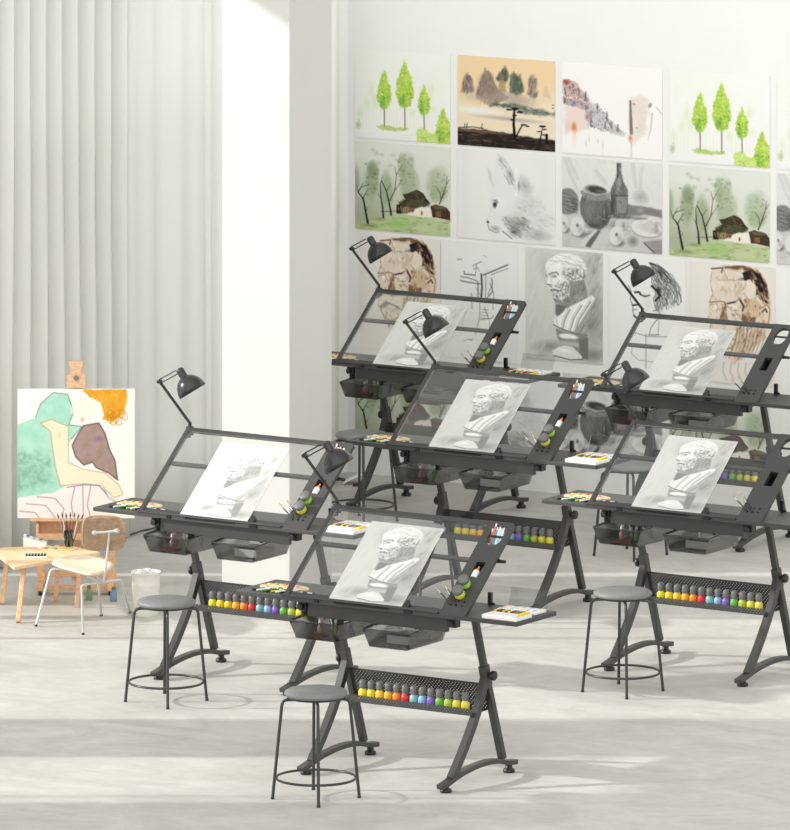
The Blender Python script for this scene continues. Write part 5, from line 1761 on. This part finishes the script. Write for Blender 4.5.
g0 = on_desk(80, 549.5)
MB_g = MB().lathe([(0.0, 0.002), (0.019, 0.002), (0.022, 0.080), (0.0238, 0.080), (0.0208, 0.0), (0.0, 0.0)], (0, 0, 0), (0, 0, 1), 22, cap0=False, cap1=False)
g0 = on_desk(69, 547) + DP * 0.0
glass = MB_g.build('brush_glass', M['acrylic'])
glass.location = g0
tag(glass, 'clear glass holding brushes on the light desk', 'glass')
rs = random.Random(8)
BR = [('grey', (150, 148, 144)), ('white', (232, 230, 226)), ('black', (36, 32, 30)), ('brown', (120, 84, 60)), ('dark red', (130, 76, 70)), ('white', (226, 224, 220)), ('grey', (120, 118, 114))]
for i, (cn, cc) in enumerate(BR):
    tilt = -0.28 + 0.105 * i
    dr = (Vector((0, 0, 1)) + IR * tilt + DP * (0.10 * math.sin(i * 2.1))).normalized()
    b = MB().tube([(0, 0, 0), dr * 0.125], 0.0028, 8, r1=0.0022).build('paintbrush', colour(cc, 0.4))
    MB().tube([dr * 0.125, dr * 0.140], 0.0030, 8).build('ferrule', M['chrome'], b)
    MB().lathe([(0.0032, 0.140), (0.0046, 0.148), (0.0006, 0.164)], (0, 0, 0), dr, 8).build('bristles', colour((90, 70, 58)), b)
    b.location = g0 + IR * (0.012 * tilt / 0.3 - 0.0) + Vector((0, 0, 0.0035))
    tag(b, f'{cn} handled paintbrush, {ORD[i]} from left in the glass on the desk', 'paintbrush', 'brushes in the desk glass')
tr0 = on_desk(36, 547)
tr = thing('paint_tray', 'white stepped paint tray at the left end of the light desk', 'paint tray', tr0)
tr.rotation_euler = (0, 0, YAW)
MB().hexa([(-0.06, -0.03, 0), (0.052, -0.03, 0), (0.052, 0.03, 0), (-0.06, 0.03, 0), (-0.06, -0.03, 0.050), (0.052, -0.03, 0.022), (0.052, 0.03, 0.022), (-0.06, 0.03, 0.062)]).build('tray', M['white'], tr, 0.006)
for k in range(3):
    MB().lathe([(0.010, 0.0), (0.010, 0.004), (0, 0.004)], (-0.035 + 0.03 * k, -0.002, 0.0525 - 0.0085 * k), (0, 0, 1), 12).build('paint_well', colour(((110, 110, 110), (170, 170, 168), (90, 90, 90))[k]), tr)
kb0 = on_desk(37, 557.5)
kb = thing('pencil_case', 'open black and white pencil case on the front corner of the desk', 'pencil case', kb0)
kb.rotation_euler = (0, 0, YAW)
MB().box(-0.06, 0.05, -0.028, 0.028, 0.0, 0.010).build('case', M['white'], kb, 0.002)
m = MB()
for k in range(7):
    m.box(-0.054 + 0.0145 * k, -0.045 + 0.0145 * k, -0.022, 0.022, 0.0102, 0.0165)
m.build('pencils', M['black'], kb)

# plywood chair
chp = at(85, 622, 0)
chair = thing('chair', 'plywood chair with walnut back and pale metal legs at the desk', 'chair', chp)


def ch(u, v, z):
    return at(u, v, z) - chp


SZ = 0.286
A_, B_, C_, D_ = at(36, 625.5, 0.004) - chp, at(83, 634, 0.004) - chp, at(101.3, 615, 0.004) - chp, at(130, 612, 0.004) - chp
cm = M['chair_metal']
# seat: a gently dished pad, higher at the front rim
s_l, s_f, s_r, s_b = ch(44, 562, SZ), ch(93, 576.5, SZ), ch(119, 564, SZ), ch(82, 552.5, SZ)
cen = (s_l + s_f + s_r + s_b) / 4
def seat_pt(a, b):
    """a, b in -1..1 over the seat"""
    p = (s_l * (1 - a) * (1 - b) + s_f * (1 + a) * (1 - b) + s_r * (1 + a) * (1 + b) + s_b * (1 - a) * (1 + b)) / 4
    return p
vs, fs = [], []
N_ = 12
for j in range(N_ + 1):
    for i in range(N_ + 1):
        a, b = 2 * i / N_ - 1, 2 * j / N_ - 1
        # squircle mapping rounds the corners
        ra, rb = a * math.sqrt(1 - b * b * 0.34), b * math.sqrt(1 - a * a * 0.34)
        q = seat_pt(ra, rb)
        q = q + Vector((0, 0, -0.010 * (1 - ra * ra) * (1 - rb * rb) + 0.006 * rb * rb))
        vs.append(q)
for j in range(N_):
    for i in range(N_):
        o = j * (N_ + 1) + i
        fs.append((o, o + 1, o + N_ + 2, o + N_ + 1))
st = MB().add(vs, fs, True).build('seat', M['ply'], chair)
md = st.modifiers.new('thickness', 'SOLIDIFY')
md.thickness = 0.012
md.offset = -1
UZ = 0.225
def leg_frame(f0, f1, t0, t1):
    p = [f0, f0 + (t0 - f0) * 0.93] + [Vector(q) for q in bez(tuple(f0 + (t0 - f0) * 0.94), tuple(t0), tuple(t0 + (t1 - t0) * 0.08), 5)] + [t0 + (t1 - t0) * 0.92]
    p += [Vector(q) for q in bez(tuple(t0 + (t1 - t0) * 0.93), tuple(t1), tuple(f1 + (t1 - f1) * 0.94), 5)] + [f1]
    return MB().tube(p, 0.0055, 8)
leg_frame(A_, C_, ch(51, 569, 0.258), ch(97, 569, 0.258)).build('leg_frame', cm, chair)
leg_frame(B_, D_, ch(81.5, 585, 0.232), ch(121, 579.5, 0.232)).build('leg_frame', cm, chair)
for p in (A_, B_, C_, D_):
    MB().lathe([(0.0075, 0), (0.0075, 0.009), (0.006, 0.010)], Vector((p.x, p.y, 0)), (0, 0, 1), 10).build('foot_cap', M['black'], chair)
j0 = (ch(81.5, 585, 0.232) + ch(121, 579.5, 0.232)) / 2
fw = (s_l + s_b) / 2 - (s_f + s_r) / 2
MB().tube([j0, (ch(51, 569, 0.258) + ch(97, 569, 0.258)) / 2], 0.0055, 8).build('spine_bar', cm, chair)
nrm = Vector(fw).normalized()
bc = ch(103, 531, 0.43)
bcen = Vector((j0.x, j0.y, 0)) - nrm * 0.03
bz_ = 0.385
bcen.z = bz_
mid = ch(108, 531, bz_)
# the back rest stands over the rear frame; its middle is seen at (103, 531)
def solve_z():
    best = None
    for k in range(200):
        z = 0.30 + 0.001 * k
        q = ch(101.5, 533, z)
        dd = (Vector((q.x, q.y, 0)) - Vector((bcen.x, bcen.y, 0))).dot(DP)
        if best is None or abs(dd) < best[0]:
            best = (abs(dd), q)
    return best[1]
bm_ = solve_z()
bdir = (IR * 0.97 - DP * 0.05).normalized()
tilt = (Vector((0, 0, 1)) - nrm * 0.18).normalized()
outl = []
for i in range(40):
    q = 2 * PI * i / 40
    cx, cz = math.cos(q), math.sin(q)
    px = 0.102 * math.copysign(abs(cx) ** 0.5, cx)
    pz2 = 0.086 * math.copysign(abs(cz) ** 0.5, cz)
    px *= 1.0 - 0.07 * (pz2 / 0.086) * (1 if px < 0 else -0.6) * -1
    outl.append((px, pz2))
def backpt(a, b, k):
    return bm_ + bdir * a + tilt * b + nrm * (k - 0.9 * a * a * 2.2)
MB().prism(outl, backpt, 0.005, -0.005).build('backrest', M['walnut'], chair, 0.002)
brk = MB().tube([backpt(-0.036, 0.004, -0.014), backpt(0.060, 0.014, -0.014)], 0.007, 10)
for a in (-0.040, 0.062):
    brk.lathe([(0.013, -0.0), (0.013, 0.012), (0.008, 0.016), (0, 0.017)], backpt(a, 0.004 if a < 0 else 0.014, -0.0055), -nrm, 14)
brk.build('back_bracket', cm, chair)
MB().tube(smooth_path([j0, j0 - nrm * 0.030 + Vector((0, 0, 0.03)), backpt(0.026, -0.05, -0.020), backpt(0.026, 0.010, -0.018)]), 0.0058, 8).build('back_spine', cm, chair)

# metal bin
bp0 = Vector((-20.364, 29.462, 0))
bn = thing('waste_bin', 'ivory ribbed metal bin full of crumpled paper beside the chair', 'bin', bp0)
pr = [(0.058, 0.0), (0.060, 0.004), (0.062, 0.06), (0.064, 0.12), (0.0660, 0.124), (0.0650, 0.130), (0.0665, 0.134), (0.0650, 0.140), (0.067, 0.144), (0.0655, 0.150), (0.068, 0.20), (0.0705, 0.203), (0.0700, 0.207), (0.066, 0.205), (0.056, 0.004), (0.0, 0.004)]
MB().lathe(pr, (0, 0, 0), (0, 0, 1), 36, cap0=True, cap1=False).build('bucket', M['bin'], bn)


def crumple(r, seed):
    bm = bmesh.new()
    bmesh.ops.create_icosphere(bm, subdivisions=2, radius=r)
    q = random.Random(seed)
    for v in bm.verts:
        v.co *= 0.72 + 0.5 * q.random()
    m = MB().add([tuple(v.co) for v in bm.verts], [tuple(v.index for v in f.verts) for f in bm.faces])
    bm.free()
    return m


for i, (r, d2, z, s) in enumerate(((-0.032, -0.012, 0.188, 0.027), (0.004, 0.020, 0.192, 0.028), (0.032, -0.010, 0.188, 0.027), (-0.004, -0.030, 0.198, 0.022))):
    o = crumple(s, 20 + i).build('crumpled_paper', colour(((236, 236, 233), (196, 196, 194), (226, 226, 222), (206, 206, 204))[i], 0.85))
    o.location = bp0 + IR * r + DP * d2 + Vector((0, 0, z))
    tag(o, 'crumpled paper ball in the ivory bin, ' + ('left side', 'far side', 'right side', 'near side')[i], 'paper ball', 'paper balls in the bin')

for (u, v, cn, cc, where) in ((89, 600, 'green', (116, 150, 110), 'on the floor under the chair'), (113.5, 601.5, 'blue', (112, 140, 168), 'on the floor right of the easel foot')):
    b = MB().lathe([(0.016, 0.0), (0.017, 0.003), (0.017, 0.040), (0.009, 0.050), (0.007, 0.056)], (0, 0, 0), (0, 0, 1), 16).build('paint_bottle', colour(cc, 0.3))
    MB().lathe([(0.0095, 0.0565), (0.0095, 0.066), (0.007, 0.070), (0, 0.071)], (0, 0, 0), (0, 0, 1), 14).build('cap', M['cap'], b)
    b.location = at(u, v, 0)
    tag(b, f'small {cn} paint bottle {where}', 'paint bottle')

# a crumpled white sheet lying at the foot of the far curtain
wp = thing('folded_card', 'white bent card lying on the floor by the far curtain', 'card', at(345, 481, 0) + Vector((0.09, -0.03, 0)))
wp.rotation_euler = (0, 0, YAW)
pts = smooth_path([(-0.07, 0, 0.004), (-0.03, 0, 0.028), (0.03, 0, 0.052), (0.06, 0, 0.045), (0.066, 0, 0.012)], 5)
m = MB()
vs = [(p.x, -0.06, p.z) for p in pts] + [(p.x, 0.06, p.z) for p in pts]
n_ = len(pts)
m.add(vs, [(i, i + 1, n_ + i + 1, n_ + i) for i in range(n_ - 1)], True)
m.build('card_sheet', M['paper'], wp, solid=0.002)
tape = MB().lathe([(0.018, 0.0), (0.018, 0.012), (0.010, 0.012), (0.010, 0.0), (0.018, 0.0)], (0, 0, 0), (0, 0, 1), 18, cap0=False, cap1=False).build('tape_roll', M['black'])
tape.location = wp.location - DP * 0.09 + Vector((0, 0, 0.0005))
tag(tape, 'small black tape roll on the floor before the white bent card', 'tape')
